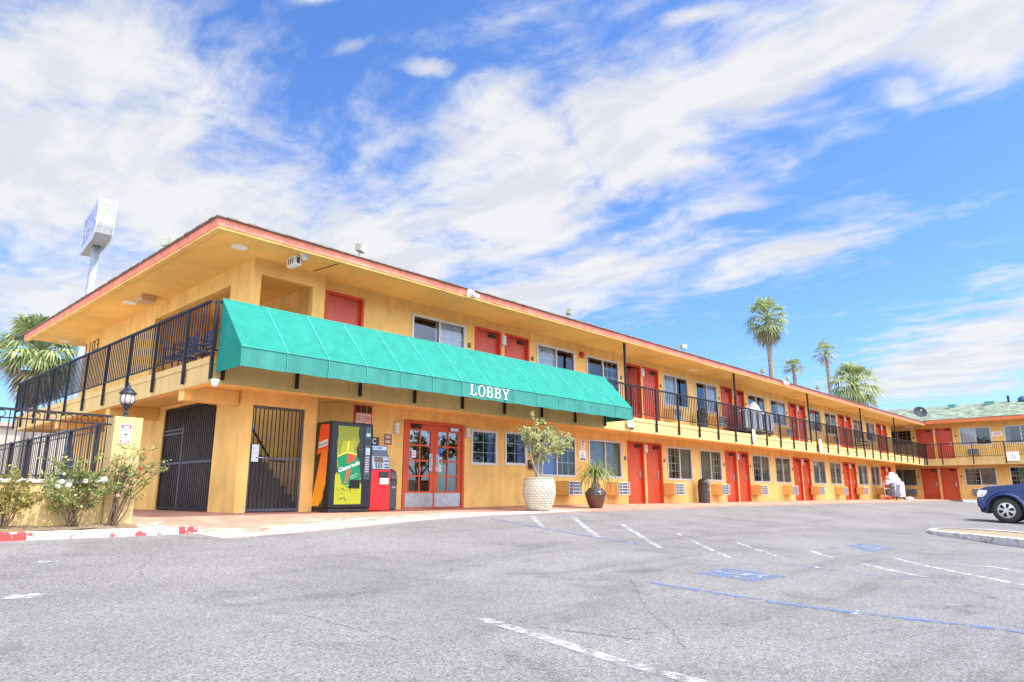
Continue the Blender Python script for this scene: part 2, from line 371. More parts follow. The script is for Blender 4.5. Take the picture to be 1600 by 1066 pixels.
def worn_mat(name, col, lo, hi, scale=9, under=None, var=.12):
    """paint worn through in patches: where it is gone the surface below shows"""
    m = mat(name, col, .75, var=var, scale=6); nt = m.node_tree; nd = nt.nodes; lk = nt.links
    geo = nd.new('ShaderNodeNewGeometry')
    n = nd.new('ShaderNodeTexNoise'); n.inputs['Scale'].default_value = scale; n.inputs['Detail'].default_value = 8; n.inputs['Roughness'].default_value = .72; lk.new(geo.outputs['Position'], n.inputs['Vector'])
    r = nd.new('ShaderNodeMapRange'); r.interpolation_type = 'SMOOTHSTEP'; lk.new(n.outputs[0], r.inputs[0]); r.inputs[1].default_value = lo; r.inputs[2].default_value = hi
    mx = nd.new('ShaderNodeMixShader'); lk.new(r.outputs[0], mx.inputs[0])
    if under is None:
        t = nd.new('ShaderNodeBsdfTransparent'); lk.new(t.outputs[0], mx.inputs[1])
    else:
        b2 = nd.new('ShaderNodeBsdfPrincipled'); b2.inputs['Base Color'].default_value = (*under, 1); b2.inputs['Roughness'].default_value = .85; lk.new(b2.outputs[0], mx.inputs[1])
    lk.new(nd['Principled BSDF'].outputs[0], mx.inputs[2]); lk.new(mx.outputs[0], nd['Material Output'].inputs[0])
    return m
PAINT_W = worn_mat('worn_white_paint', (.50, .50, .49), .36, .68)
PAINT_WF = worn_mat('faint_white_paint', (.55, .55, .54), .45, .62)
PAINT_B = worn_mat('worn_blue_paint', (.11, .18, .36), .38, .68, 6)
PAINT_BF = worn_mat('faint_blue_paint', (.17, .22, .36), .44, .66, 5)
TAR = worn_mat('tar_seal', (.15, .143, .142), .38, .66, 14)
KERBP = worn_mat('kerb_paint', (.62, .06, .05), .555, .58, 6, (.60, .58, .55))
KERBR = worn_mat('red_kerb_paint', (.58, .05, .045), .42, .46, 8, (.62, .60, .57))

def sheet(xs, ys, fz, mb=None):
    mb = mb or MB(); nx, ny = len(xs), len(ys)
    return mb.add([(x, y, fz(x, y)) for x in xs for y in ys], [(i * ny + j, (i + 1) * ny + j, (i + 1) * ny + j + 1, i * ny + j + 1) for i in range(nx - 1) for j in range(ny - 1)])
def rng_(a, b, st): n = max(1, round((b - a) / st)); return [a + (b - a) * i / n for i in range(n + 1)]

EARTH = mat('far_ground', (.20, .18, .15), .95, var=.3, scale=.2)
gb = MB().quad((-700, -700, -.80), (700, -700, -.80), (700, 700, -.80), (-700, 700, -.80)); struct('ground', gb, EARTH)
lot = sheet(rng_(-40, 0, 4) + rng_(0, 16, .5)[1:] + rng_(16, 53, 2)[1:] + rng_(53, 75, 11)[1:], rng_(-60, 0, 6) + rng_(0, 12.4, .31)[1:], lambda x, y: g(x, y) - (.0 if y < 10.3 else .012))
struct('parking_lot', lot, ASPHALT, smooth=True)

# pavement along the building, with a flared worn-painted apron at the lobby end
edge_px = [(322, 838.5), (350, 842), (420, 836.5), (520, 828), (600, 820), (690, 811.5), (760, 806), (880, 801.5), (1000, 797), (1150, 791.5), (1300, 787.5), (1440, 784)]
edge = [onG(*p) for p in edge_px]; edge = [(4.1, 9.98)] + [(p.x, p.y) for p in edge if p.x > 4.15]
def y_edge(X):
    if X <= edge[0][0]: return 10.02
    for (xa, ya), (xb, yb) in zip(edge, edge[1:]):
        if X <= xb: return ya + (yb - ya) * (X - xa) / (xb - xa)
    return edge[-1][1]
def walk_mat():
    m = mat('terracotta_paving', (.46, .235, .16), .8, var=.32, scale=2.4, bump=.2, bscale=60); nt = m.node_tree; nd = nt.nodes; lk = nt.links
    b = nd['Principled BSDF']; src = b.inputs['Base Color'].links[0].from_socket
    geo = nd.new('ShaderNodeNewGeometry'); at = nd.new('ShaderNodeAttribute'); at.attribute_name = 'worn'
    mp = nd.new('ShaderNodeMapping'); mp.inputs['Scale'].default_value = (1.1, 2.6, 1); mp.inputs['Rotation'].default_value = (0, 0, R(8)); lk.new(geo.outputs['Position'], mp.inputs[0])
    n = nd.new('ShaderNodeTexNoise'); n.inputs['Scale'].default_value = 1.5; n.inputs['Detail'].default_value = 9; n.inputs['Roughness'].default_value = .68; lk.new(mp.outputs[0], n.inputs['Vector'])
    a = nd.new('ShaderNodeMath'); a.operation = 'ADD'; lk.new(n.outputs[0], a.inputs[0]); lk.new(at.outputs['Fac'], a.inputs[1])
    r = nd.new('ShaderNodeMapRange'); r.interpolation_type = 'SMOOTHSTEP'; lk.new(a.outputs[0], r.inputs[0]); r.inputs[1].default_value = .90; r.inputs[2].default_value = .94
    mx = nd.new('ShaderNodeMix'); mx.data_type = 'RGBA'; lk.new(r.outputs[0], mx.inputs['Factor']); lk.new(src, mx.inputs['A']); mx.inputs['B'].default_value = (.52, .475, .42, 1)
    lk.new(mx.outputs['Result'], b.inputs['Base Color'])
    return m
WALKM = walk_mat()
xs = rng_(3.5, 16, .16) + rng_(16, 53.35, .7)[1:]; rows = 14
wb = MB(); vs = []; worn = []
for X in xs:
    ye = y_edge(X)
    for j in range(rows + 1):
        y = ye + (12.62 - ye) * j / rows
        lift = .010 + .026 * ss((X - 11) / 2)
        vs.append((X, y, g(X, y) + lift)); d = y - ye
        worn.append(.465 * (1 - ss(d / 2.7)) * (1 - ss((X - 12.2) / 2.4)) + .07 * (1 - ss(d / .5)) * (1 - ss((X - 22) / 8)))
nx = len(xs); r1 = rows + 1
wb.add(vs, [(i * r1 + j, (i + 1) * r1 + j, (i + 1) * r1 + j + 1, i * r1 + j + 1) for i in range(nx - 1) for j in range(rows)])
n0 = len(vs)
wb.add([(x, y_edge(x), g(x, y_edge(x)) + .010 + .026 * ss((x - 11) / 2)) for x in xs] + [(x, y_edge(x), g(x, y_edge(x)) - .05) for x in xs],
       [(nx + i, nx + i + 1, i + 1, i) for i in range(nx - 1)])
wb.box(3.5, 12.63, -.1, 5.9, 24.6, .006)
sw = struct('pavement', wb, WALKM)
ca = sw.data.attributes.new('worn', 'FLOAT', 'POINT')
ca.data.foreach_set('value', worn + [.0] * (len(sw.data.vertices) - len(worn)))

# kerb with worn red and white paint, and the planting strip behind it
kb = MB(); kx = rng_(-7, 4.18, .25)
for a, b in zip(kx, kx[1:]):
    za, zb = g(a, 9.95), g(b, 9.95)
    red = (a < 2.0 or 3.72 < a)
    mi = 1 if red else 0
    kb.add([(a, 9.88, za - .05), (b, 9.88, zb - .05), (b, 9.89, -.115), (a, 9.89, -.115), (a, 9.905, -.1), (b, 9.905, -.1), (b, 10.03, -.1), (a, 10.03, -.1)],
           [(0, 1, 2, 3), (3, 2, 5, 4), (4, 5, 6, 7)], mi)
kb.add([(4.18, 9.88, -.3), (4.18, 10.03, -.3), (4.18, 10.03, -.1), (4.18, 9.905, -.1), (4.18, 9.89, -.115)], [(0, 1, 2, 3, 4)], 1)
struct('kerb', kb, [KERBP, KERBR])
SOIL = mat('planter_soil', (.20, .145, .085), .95, var=.4, scale=14, bump=.8, bscale=50)
sb = sheet(rng_(-7, 3.5, .12), rng_(10.03, 10.66, .09), lambda x, y: -.095 + .03 * math.sin(x * 9.1 + y * 7) * math.sin(y * 13 + x * 3.1) * .5 + .045 * ss((y - 10.05) / .3))
struct('planting_strip', sb, SOIL, smooth=True)
DECK = mat('pool_deck_concrete', (.62, .58, .52), .9, var=.15)
struct('pool_deck', MB().box(-40, 10.66, -.12, 3.5, 60, -.03), DECK)

# painted markings
def stripe(name, a, b, w, m, lift=.004, segs=14):
    a = onG(*a); b = onG(*b); d = (b - a); d.z = 0; n = Vector((-d.y, d.x, 0)).normalized() * w / 2
    mb = MB(); vs = []
    for i in range(segs + 1):
        p = a + (b - a) * i / segs
        for q in (p - n, p + n): vs.append((q.x, q.y, g(q.x, q.y) + lift))
    mb.add(vs, [(2 * i, 2 * i + 2, 2 * i + 3, 2 * i + 1) for i in range(segs)])
    return struct(name, mb, m)
for a, b, w in (((831, 806.5), (848, 823.5), .11), ((895, 808), (935, 839.5), .11), ((972, 819.5), (1033, 857), .105), ((750, 967), (1180, 1090), .11),
                ((1345, 881), (1447, 902), .10), ((1394, 872), (1640, 923), .10), ((1536, 884), (1680, 908), .10)):
    stripe('white_parking_line', a, b, w, PAINT_W)
for a, b, w in (((1056, 833), (1140, 872), .09), ((1150, 848), (1226, 873), .08), ((1262, 860), (1300, 872), .09)):
    stripe('white_parking_line', a, b, w, PAINT_WF)
stripe('blue_parking_line', (767, 810), (1000, 851), .11, PAINT_B)
stripe('blue_parking_line', (1011, 910), (1640, 993), .11, PAINT_B)
stripe('blue_parking_line', (1190, 876), (1640, 924), .10, PAINT_BF)
for a, b in (((881, 807), (1210, 858)), ((1000, 801), (1480, 846)), ((840, 980), (1000, 1000))):
    stripe('tar_seam', a, b, .05, TAR, .003)
for pts in (((860, 982), (905, 975), (985, 994), (1040, 985)), ((985, 905), (1010, 950), (1050, 985), (1075, 1020)), ((620, 1000), (560, 985), (470, 960), (395, 957)), ((1290, 1000), (1380, 985), (1470, 992))):
    ps_ = [onG(*p) for p in pts]; mb = MB(); prev = None; vs = []
    for a, b in zip(ps_, ps_[1:]):
        n = max(4, int((b - a).length / .08))
        for i in range(n): vs.append(a + (b - a) * i / n + Vector((rnd.uniform(-.018, .018), rnd.uniform(-.018, .018), 0)))
    for i in range(len(vs) - 1):
        a, b = vs[i], vs[i + 1]; d = b - a; nn = Vector((-d.y, d.x, 0)).normalized() * rnd.uniform(.004, .010)
        mb.add([(q.x, q.y, g(q.x, q.y) + .003) for q in (a - nn, b - nn, b + nn, a + nn)], [(0, 1, 2, 3)])
    struct('pavement_crack', mb, TAR)
stripe('blue_parking_line', (1040, 870), (1200, 884), .07, PAINT_BF)
WHITE_SPOT = PAINT_W
for (px, py, r) in ((37, 933, .17), (1280, 887, .07), (1338, 958, .09), (70, 878, .10)):
    c = onG(px, py); mb = MB()
    pts = [(c.x + r * (1 + .35 * rnd.uniform(-1, 1)) * math.cos(k * .52), c.y + r * .6 * (1 + .35 * rnd.uniform(-1, 1)) * math.sin(k * .52)) for k in range(12)]
    mb.poly([(x, y, g(x, y) + .004) for x, y in pts]); struct('paint_splash', mb, PAINT_WF)

def isa_panel(quad):
    q = [onG(*p) for p in quad]
    def P(u, v, l):
        a = q[0].lerp(q[1], v); b = q[3].lerp(q[2], v); p = a.lerp(b, u); return Vector((p.x, p.y, g(p.x, p.y) + l))
    mb = MB(); n = 8
    mb.add([P(i / n, j / n, .004) for i in range(n + 1) for j in range(n + 1)], [(i * (n + 1) + j, (i + 1) * (n + 1) + j, (i + 1) * (n + 1) + j + 1, i * (n + 1) + j + 1) for i in range(n) for j in range(n)])
    struct('accessible_bay_marking', mb, PAINT_B)
    sy = MB()
    def line(pts, w):
        for (a, b), (c, d) in zip(pts, pts[1:]):
            L = math.hypot(c - a, d - b); nx_, ny_ = -(d - b) / L * w, (c - a) / L * w
            sy.quad(P(a - nx_, b - ny_, .008), P(c - nx_, d - ny_, .008), P(c + nx_, d + ny_, .008), P(a + nx_, b + ny_, .008))
    arc = [(.44 + .21 * math.cos(t * math.pi / 12), .34 + .19 * math.sin(t * math.pi / 12)) for t in range(10, 28)]
    line(arc, .022); line([(.42, .74), (.44, .42), (.62, .42), (.70, .20), (.78, .22)], .026); line([(.43, .60), (.58, .60)], .022)
    c = [(.42 + .045 * math.cos(t * math.pi / 5), .83 + .045 * math.sin(t * math.pi / 5)) for t in range(10)]
    sy.poly([P(u, v, .008) for u, v in c]); struct('wheelchair_symbol', sy, PAINT_W)
isa_panel([(1170, 909), (1086, 897), (1139, 887.5), (1232, 901)])
isa_panel([(1362, 862.5), (1319, 853), (1348, 848.5), (1400, 858)])

# ------------------------------------------------------------------ the two motel buildings
def wall_open(mb, pt, us, zs, ops, nrm, depth=.13, mi=0):
    """a wall face with openings and their reveals; pt(u, z, d) gives the point d behind the face"""
    U = sorted(set(us + [o[0] for o in ops] + [o[1] for o in ops])); Z = sorted(set(zs + [o[2] for o in ops] + [o[3] for o in ops]))
    for a, b in zip(U, U[1:]):
        for c, d in zip(Z, Z[1:]):
            um, zm = (a + b) / 2, (c + d) / 2
            if any(o[0] < um < o[1] and o[2] < zm < o[3] for o in ops): continue
            mb.quad(pt(a, c, 0), pt(b, c, 0), pt(b, d, 0), pt(a, d, 0), mi)
    for o in ops:
        a, b, c, d = o[:4]
        mb.quad(pt(a, c, 0), pt(a, c, depth), pt(a, d, depth), pt(a, d, 0), mi); mb.quad(pt(b, c, 0), pt(b, d, 0), pt(b, d, depth), pt(b, c, depth), mi)
        mb.quad(pt(a, d, 0), pt(a, d, depth), pt(b, d, depth), pt(b, d, 0), mi); mb.quad(pt(a, c, 0), pt(b, c, 0), pt(b, c, depth), pt(a, c, depth), mi)

D = 12.5; BY = 12.25; EX = 5.78; BX = 7.35; RE = 49.3; RY = 11.3; RX = 4.71; FL = 2.57; TOP = 4.82; PER = 6.83; P0 = 18.77
DOORW = .97; LW = (.83, 1.95); UW = (3.42, 4.53); LDH = 2.02; UDH = 4.60
lower_pairs = [P0 + PER * k for k in range(0, 5)]; upper_pairs = [P0 + PER * k for k in range(-1, 5)]
ops = [(9.74, 11.60, -.02, 2.0), (11.86, 12.76, 1.07, 1.91), (13.08, 13.90, 1.10, 1.94), (14.35, 16.06, *LW), (7.53, 8.50, FL, UDH)]
doors = [(7.53, FL, UDH)]; wins = [(14.35, LW, 'blue')]
for k, p in enumerate(lower_pairs):
    doors += [(p, 0, LDH), (p + 1.13, 0, LDH)]
    wins.append((p - 2.06, LW, ('blind', 'grid_right', 'drawn', 'grid_right', 'drawn')[k])); 
    if p + 4.2 < RE - .2: wins.append((p + 2.45, LW, ('grid_left', 'grid_left', 'blind', 'grid_left')[k]))
for k, p in enumerate(upper_pairs):
    doors += [(p, FL, UDH), (p + 1.13, FL, UDH)]
    wins.append((p - 2.06, UW, ('dark_white', 'dark_grid', 'dark_white')[k % 3] if k else 'dark_white'))
    if p + 4.2 < RE - .2: wins.append((p + 2.45, UW, ('white_dark', 'white_dark', 'dark_grid', 'white_dark', 'drawn', 'white_dark')[k]))
for x, z0, z1 in doors: ops.append((x, x + DOORW, z0 - (.02 if z0 == 0 else 0), z1))
for x, zz, t in wins: ops.append((x, x + 1.71, *zz))

main = thing('motel_building', 'long two-storey yellow stucco motel block with red doors, balcony and wide salmon-edged eaves', 'building', (RX, RY, 0))
mb = MB()
wall_open(mb, lambda u, z, d: (u, D + d, z), [BX, RE], [-.15, 5.0], list(set(ops)), -1)
wall_open(mb, lambda u, z, d: (u, BY + d, z), [EX, BX], [-.15, 5.0], [(6.0, 7.08, -.02, 1.97), (5.95, 7.08, FL, 4.52)], -1, .15)
wall_open(mb, lambda u, z, d: (EX + d, u, z), [BY, 22.6], [-.15, 5.0], [(13.32, 15.95, -.02, 2.17), (13.2, 17.2, FL, 4.46)], -1, .15)
mb.quad((BX, BY, -.15), (BX, D, -.15), (BX, D, 5), (BX, BY, 5)); mb.quad((RE, D, -.15), (RE, 22.6, -.15), (RE, 22.6, 5), (RE, D, 5)); mb.quad((EX, 22.6, -.15), (RE, 22.6, -.15), (RE, 22.6, 5), (EX, 22.6, 5))
# stairwell walls and the landing floor inside
mb.quad((7.5, 12.65, -.15), (7.5, 17.5, -.15), (7.5, 17.5, 5), (7.5, 12.65, 5)); mb.quad((EX, 17.5, -.15), (7.5, 17.5, -.15), (7.5, 17.5, 5), (EX, 17.5, 5))
mb.box(5.94, 16.0, FL - .2, 7.49, 17.49, FL)
build('wall', mb, STUCCO, main)
# balcony slab on two sides
mb = MB()
def two(x0, y0, z0, x1, y1, z1, top=True):
    mb.box(x0, y0, z0, x1, y1, z1, 0)
mb.add([(RX, RY, 2.14), (52, RY, 2.14), (52, RY, 2.46), (RX, RY, 2.46)], [(0, 1, 2, 3)], 0)
mb.add([(RX, RY, 2.14), (RX, 24.4, 2.14), (RX, 24.4, 2.46), (RX, RY, 2.46)], [(3, 2, 1, 0)], 0)
mb.add([(RX, RY, 2.14), (52, RY, 2.14), (52, RY + .18, 2.14), (RX + .18, RY + .18, 2.14), (RX + .18, 24.4, 2.14), (RX, 24.4, 2.14)], [(0, 3, 2, 1), (0, 5, 4, 3)], 1)
mb.add([(RX + .18, RY + .18, 2.14), (52, RY + .18, 2.14), (52, RY + .18, 2.22), (RX + .18, RY + .18, 2.22), (RX + .18, 24.4, 2.14), (RX + .18, 24.4, 2.22)], [(0, 3, 2, 1), (0, 4, 5, 3)], 1)
mb.add([(RX + .18, RY + .18, 2.22), (52, RY + .18, 2.22), (52, D - .002, 2.22), (EX, D - .002, 2.22), (EX, 24.4, 2.22), (RX + .18, 24.4, 2.22)], [(0, 3, 2, 1), (0, 5, 4, 3)], 1)
mb.box(RX - .018, RY - .018, 2.46, 52, RY + .12, 2.57, 0); mb.box(RX - .018, RY + .12, 2.46, RX + .12, 24.4, 2.57, 0)
mb.quad((RX + .12, RY + .12, 2.565), (52, RY + .12, 2.565), (52, D - .002, 2.565), (RX + .12, D - .002, 2.565), 2); mb.quad((RX + .12, D, 2.565), (EX, D, 2.565), (EX, 24.4, 2.565), (RX + .12, 24.4, 2.565), 2)
mb.quad((RX, 24.4, 2.14), (EX, 24.4, 2.14), (EX, 24.4, 2.57), (RX, 24.4, 2.57), 0)
mb.box(RE, D, 2.24, 52, 20, 2.56, 1)
CONC = mat('walkway_concrete', (.68, .60, .48), .9, var=.15)
build('balcony_slab', mb, [CREAM, SOFFIT, CONC], main)
for y in (12.36, 16.25, 20.1):
    build('cantilever_beam', MB().box(RX + .05, y, 1.95, EX - .003, y + .24, 2.219), STUCCO, main, bevel=.015)
# roof: soffit, fascia boards, drip trim, shingles
EVX, EVY = 4.54, 11.10
mb = MB().box(EVX + .19, EVY + .19, TOP, 51.95, 24.0, TOP + .05)
build('soffit', mb, SOFFIT, main)
mb = MB().box(EVX, EVY, 4.80, 52.0, EVY + .035, 4.945).box(EVX, EVY + .035, 4.80, EVX + .035, 24.1, 4.945)
fas = build('fascia', mb, SALMON, main)
mb = MB().box(EVX + .015, EVY + .015, 4.762, 52.0, EVY + .125, 4.799).box(EVX + .015, EVY + .125, 4.762, EVX + .125, 24.05, 4.799)
build('drip_trim', mb, STUCCO, fas)
def shingle_mat(name, col):
    m = mat(name, col, .95, var=.3, scale=1.2); nt = m.node_tree; nd = nt.nodes; lk = nt.links; b = nd['Principled BSDF']
    src = b.inputs['Base Color'].links[0].from_socket
    tc = nd.new('ShaderNodeNewGeometry'); mp = nd.new('ShaderNodeMapping'); mp.inputs['Rotation'].default_value = (0, 0, R(90)); lk.new(tc.outputs['Position'], mp.inputs[0])
    br = nd.new('ShaderNodeTexBrick'); br.inputs['Scale'].default_value = 2.2; br.inputs['Mortar Size'].default_value = .03; br.inputs['Row Height'].default_value = .35
    br.inputs['Color1'].default_value = (1.25, 1.25, 1.2, 1); br.inputs['Color2'].default_value = (.75, .78, .75, 1); br.inputs['Mortar'].default_value = (.55, .55, .55, 1); lk.new(mp.outputs[0], br.inputs['Vector'])
    n = nd.new('ShaderNodeTexNoise'); n.inputs['Scale'].default_value = 2.2; n.inputs['Detail'].default_value = 7; lk.new(tc.outputs['Position'], n.inputs['Vector'])
    r = nd.new('ShaderNodeMapRange'); lk.new(n.outputs[0], r.inputs[0]); r.inputs[1].default_value = .35; r.inputs[2].default_value = .65; r.inputs[3].default_value = .55; r.inputs[4].default_value = 1.35
    mx = nd.new('ShaderNodeMix'); mx.data_type = 'RGBA'; mx.blend_type = 'MULTIPLY'; mx.inputs['Factor'].default_value = 1; lk.new(src, mx.inputs['A']); lk.new(br.outputs[0], mx.inputs['B'])
    vs = nd.new('ShaderNodeVectorMath'); vs.operation = 'SCALE'; lk.new(mx.outputs['Result'], vs.inputs[0]); lk.new(r.outputs[0], vs.inputs['Scale']); lk.new(vs.outputs[0], b.inputs['Base Color'])
    return m
GREENROOF = shingle_mat('green_shingles', (.20, .24, .175))
mb = MB(); a = (EVX - .04, EVY - .04, 4.965); b = (52.05, EVY - .04, 4.965); c = (52.05, 24.15, 4.965); d = (EVX - .04, 24.15, 4.965); e = (11, 17.6, 6.15); f = (50, 17.6, 6.15)
mb.add([a, b, c, d, e, f], [(0, 1, 5, 4), (1, 2, 5), (2, 3, 4, 5), (3, 0, 4)], 0)
nsh = 260                                               # ragged shingle butts along both visible eaves
for i in range(nsh):
    x = EVX - .04 + (52.05 - EVX + .04) * i / nsh; w = (52.05 - EVX + .04) / nsh
    mb.box(x, EVY - .045 - rnd.uniform(0, .02), 4.946, x + w * .93, EVY + .1, 4.963 + rnd.uniform(0, .011), 1)
for i in range(75):
    y = EVY + .1 + 13.0 * i / 75; mb.box(EVX - .045 - rnd.uniform(0, .02), y, 4.946, EVX + .1, y + .16, 4.963 + rnd.uniform(0, .011), 1)
build('roof', mb, [GREENROOF, SHINGLE_EDGE], main)
for px in (978, 1147.6, 1259.5, 1339, 1389.5):
    x = onY(px, 600, RY + .05).x
    build('roof_post', MB().box(x - .028, RY + .03, 2.571, x + .028, RY + .086, 4.82), IRON, main)

# ---- doors
def make_door(x, y, z0, z1, root, paint, rot=0, closer=True, ajar=False):
    h = z1 - z0; w = DOORW; o = Vector((x, y, z0))
    fr = .055
    slab = MB()
    if ajar:
        a = R(62); c, s_ = math.cos(a), math.sin(a); L = w - 2 * fr
        p = [Vector((w - fr, .11, 0)), Vector((w - fr - L * c, .11 + L * s_, 0)), Vector((w - fr - L * c + .045 * s_, .11 + L * s_ + .045 * c, 0)), Vector((w - fr + .045 * s_, .11 + .045 * c, 0))]
        slab.prism([o + q + Vector((0, 0, .01)) for q in p], (0, 0, h - fr - .015))
    else:
        slab.box(o.x + fr, o.y + .085, o.z + .012, o.x + w - fr, o.y + .129, o.z + h - fr)
    door = build('door', slab, paint, root, origin=o)
    f = MB().box(o.x - .004, o.y - .018, o.z, o.x + fr, o.y + .128, o.z + h).box(o.x + w - fr, o.y - .018, o.z, o.x + w + .004, o.y + .128, o.z + h).box(o.x + fr, o.y - .018, o.z + h - fr, o.x + w - fr, o.y + .128, o.z + h + .004)
    f.box(o.x + fr, o.y - .01, o.z - .005, o.x + w - fr, o.y + .084, o.z + .011)
    build('door_frame', f, REDTRIM, door)
    if not ajar:
        hd = MB().box(o.x + w - fr - .145, o.y + .060, o.z + .84, o.x + w - fr - .065, o.y + .086, o.z + 1.10)
        hd.box(o.x + w - fr - .125, o.y + .045, o.z + 1.0, o.x + w - fr - .085, o.y + .062, o.z + 1.07); hd.rod((o.x + w - fr - .10, o.y + .03, o.z + .92), (o.x + w - fr - .215, o.y + .03, o.z + .92), .011)
        hd.rod((o.x + w - fr - .10, o.y + .03, o.z + .92), (o.x + w - fr - .10, o.y + .062, o.z + .92), .012)
        build('door_handle', hd, STEEL, door, bevel=.004)
        if closer:
            cl = MB().box(o.x + w - fr - .34, o.y + .03, o.z + h - fr - .13, o.x + w - fr - .08, o.y + .0855, o.z + h - fr - .06).rod((o.x + w - fr - .12, o.y + .045, o.z + h - fr - .05), (o.x + w - fr - .42, o.y + .01, o.z + h - fr - .03), .009)
            build('door_closer', cl, IRON2, door)
    else:
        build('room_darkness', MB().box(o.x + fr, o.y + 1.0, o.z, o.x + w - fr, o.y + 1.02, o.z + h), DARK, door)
    return door
protos = {}
dk = 0
for x, z0, z1 in doors:
    up = z0 > 0
    ajar = up and abs(x - P0) < .01
    plain = up and x < 8
    key = (up, ajar, plain)
    if key in protos and not ajar:
        c = copy_tree(protos[key], main); c.location = Vector((x, D, z0)) - W[main.name]
    else:
        protos[key] = make_door(x, D, z0, z1, main, REDUP if up else RED, closer=not plain, ajar=ajar)

# ---- windows
def curtain(mb, x0, x1, y, z0, z1, folds, amp=.022, mi=0):
    n = max(6, int(folds * 4)); vs = []
    for i in range(n + 1):
        x = x0 + (x1 - x0) * i / n; yy = y + amp * math.sin(i * math.pi / 2 + .4 * math.sin(i * 1.7))
        vs += [(x, yy, z0), (x, yy, z1)]
    mb.add(vs, [(2 * i, 2 * i + 2, 2 * i + 3, 2 * i + 1) for i in range(n)], mi)
def make_window(x, y, zz, w, kind, root, gl=0):
    z0, z1 = zz; h = z1 - z0; t = .042
    f = MB().box(x - .015, y - .022, z0 - .02, x + w + .015, y + .05, z0 + t).box(x - .015, y - .022, z1 - t, x + w + .015, y + .05, z1 + .015)
    f.box(x - .015, y - .022, z0 + t, x + t, y + .05, z1 - t).box(x + w - t, y - .022, z0 + t, x + w + .015, y + .05, z1 - t)
    two_ = kind != 'lobby'
    if two_: f.box(x + w / 2 - .022, y - .016, z0 + t, x + w / 2 + .022, y + .05, z1 - t)
    win = build('window', f, ALU, root, origin=(x, y, z0))
    xa, xb, xm = x + t, x + w - t, x + w / 2
    build('pane', MB().quad((xa, y + .02, z0 + t), (xb, y + .02, z0 + t), (xb, y + .02, z1 - t), (xa, y + .02, z1 - t)), GLASS, win)
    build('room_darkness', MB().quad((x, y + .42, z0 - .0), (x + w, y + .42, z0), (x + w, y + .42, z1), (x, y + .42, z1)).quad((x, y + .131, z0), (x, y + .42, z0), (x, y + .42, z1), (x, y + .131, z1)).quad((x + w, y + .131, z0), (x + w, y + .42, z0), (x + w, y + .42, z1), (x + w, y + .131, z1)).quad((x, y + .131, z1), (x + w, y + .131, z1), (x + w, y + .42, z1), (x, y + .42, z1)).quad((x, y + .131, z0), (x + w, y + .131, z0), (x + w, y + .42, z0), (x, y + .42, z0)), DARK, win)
    def grid(u0, u1, nx_, nz_):
        m = MB(); b = .009
        for i in range(1, nx_): q = u0 + (u1 - u0) * i / nx_; m.box(q - b, y + .026, z0 + t, q + b, y + .04, z1 - t)
        for i in range(1, nz_): q = z0 + t + (h - 2 * t) * i / nz_; m.box(u0, y + .028, q - b, u1, y + .038, q + b)
        build('window_grid', m, WHITEP, win)
    c = MB(); cy = y + .10
    if kind == 'grid_left':
        grid(xa, xm, 3, 4); curtain(c, xm - .02, xb, cy, z0, z1, 9); build('curtain', c, CURT_G, win)
        c = MB(); curtain(c, xa, xm - .35, cy + .1, z0, z1, 6); build('curtain', c, CURT_O, win)
    elif kind == 'grid_right':
        grid(xm, xb, 3, 4); curtain(c, xa, xm + .02, cy, z0, z1, 9); build('curtain', c, CURT_G, win)
        c = MB(); curtain(c, xm + .1, xb - .12, cy + .1, z0, z1, 8); build('curtain', c, CURT_O, win)
    elif kind == 'blind':
        n = 30
        for i in range(n): q = z0 + t + (h - 2 * t) * i / n; c.add([(xa, cy - .015, q), (xb, cy - .015, q), (xb, cy + .012, q + .026), (xa, cy + .012, q + .026)], [(0, 1, 2, 3)])
        build('blind', c, BLIND, win)
    elif kind == 'blue':
        grid(xm, xb, 3, 3); curtain(c, xa, xm + .03, cy, z0, z1, 6, .03); build('curtain', c, CURT_B, win)
    elif kind == 'white_dark':
        grid(xa, xm, 3, 3); curtain(c, xa, xm + .05, cy, z0, z1, 8); build('curtain', c, CURT_W, win)
    elif kind == 'dark_white':
        grid(xm, xb, 3, 3); curtain(c, xm - .05, xb, cy, z0, z1, 8); build('curtain', c, CURT_W, win)
    elif kind == 'dark_grid':
        grid(xm, xb, 3, 4); curtain(c, xa, xa + .25, cy, z0, z1, 4); build('curtain', c, CURT_G, win)
    elif kind == 'lobby':
        grid(xa, xb, 2, 3)
        curtain(c, xb - .2, xb, cy, z0, z1, 3); build('curtain', c, CURT_B, win)
    elif kind == 'drawn':
        grid(xa, xm - .3, 2, 4); curtain(c, xa + .35, xb, cy, z0, z1, 16); build('curtain', c, CURT_O, win)
    return win
make_window(11.86, D, (1.07, 1.91), .90, 'lobby', main); make_window(13.08, D, (1.10, 1.94), .82, 'lobby', main)
wp = {}
for x, zz, t in wins:
    if (t, zz) in wp:
        c = copy_tree(wp[(t, zz)], main); c.location = Vector((x, D, zz[0])) - W[main.name]
    else: wp[(t, zz)] = make_window(x, D, zz, 1.71, t, main)

# room number plates beside the doors
plate = None
for x, z in [(p - .14, 1.46) for p in lower_pairs] + [(p + 2.25, 1.46) for p in lower_pairs] + [(p - .2, 4.06) for p in upper_pairs] + [(p + 2.24, 4.06) for p in upper_pairs]:
    if x > RE: continue
    if plate is None:
        plate = build('room_plate', MB().box(x - .05, D - .016, z - .055, x + .05, D - .001, z + .055).box(x - .035, D - .021, z - .03, x + .035, D - .0165, z - .01, 1).box(x - .035, D - .021, z + .008, x + .035, D - .0165, z + .035, 1), [IRON2, mat('plate_figures', (.35, .27, .15), .5)], main, bevel=.004)
    else:
        c = plate.copy(); COL.objects.link(c); c.parent = main; c.location = Vector((x, D - .011, z - .055)) - W[main.name]

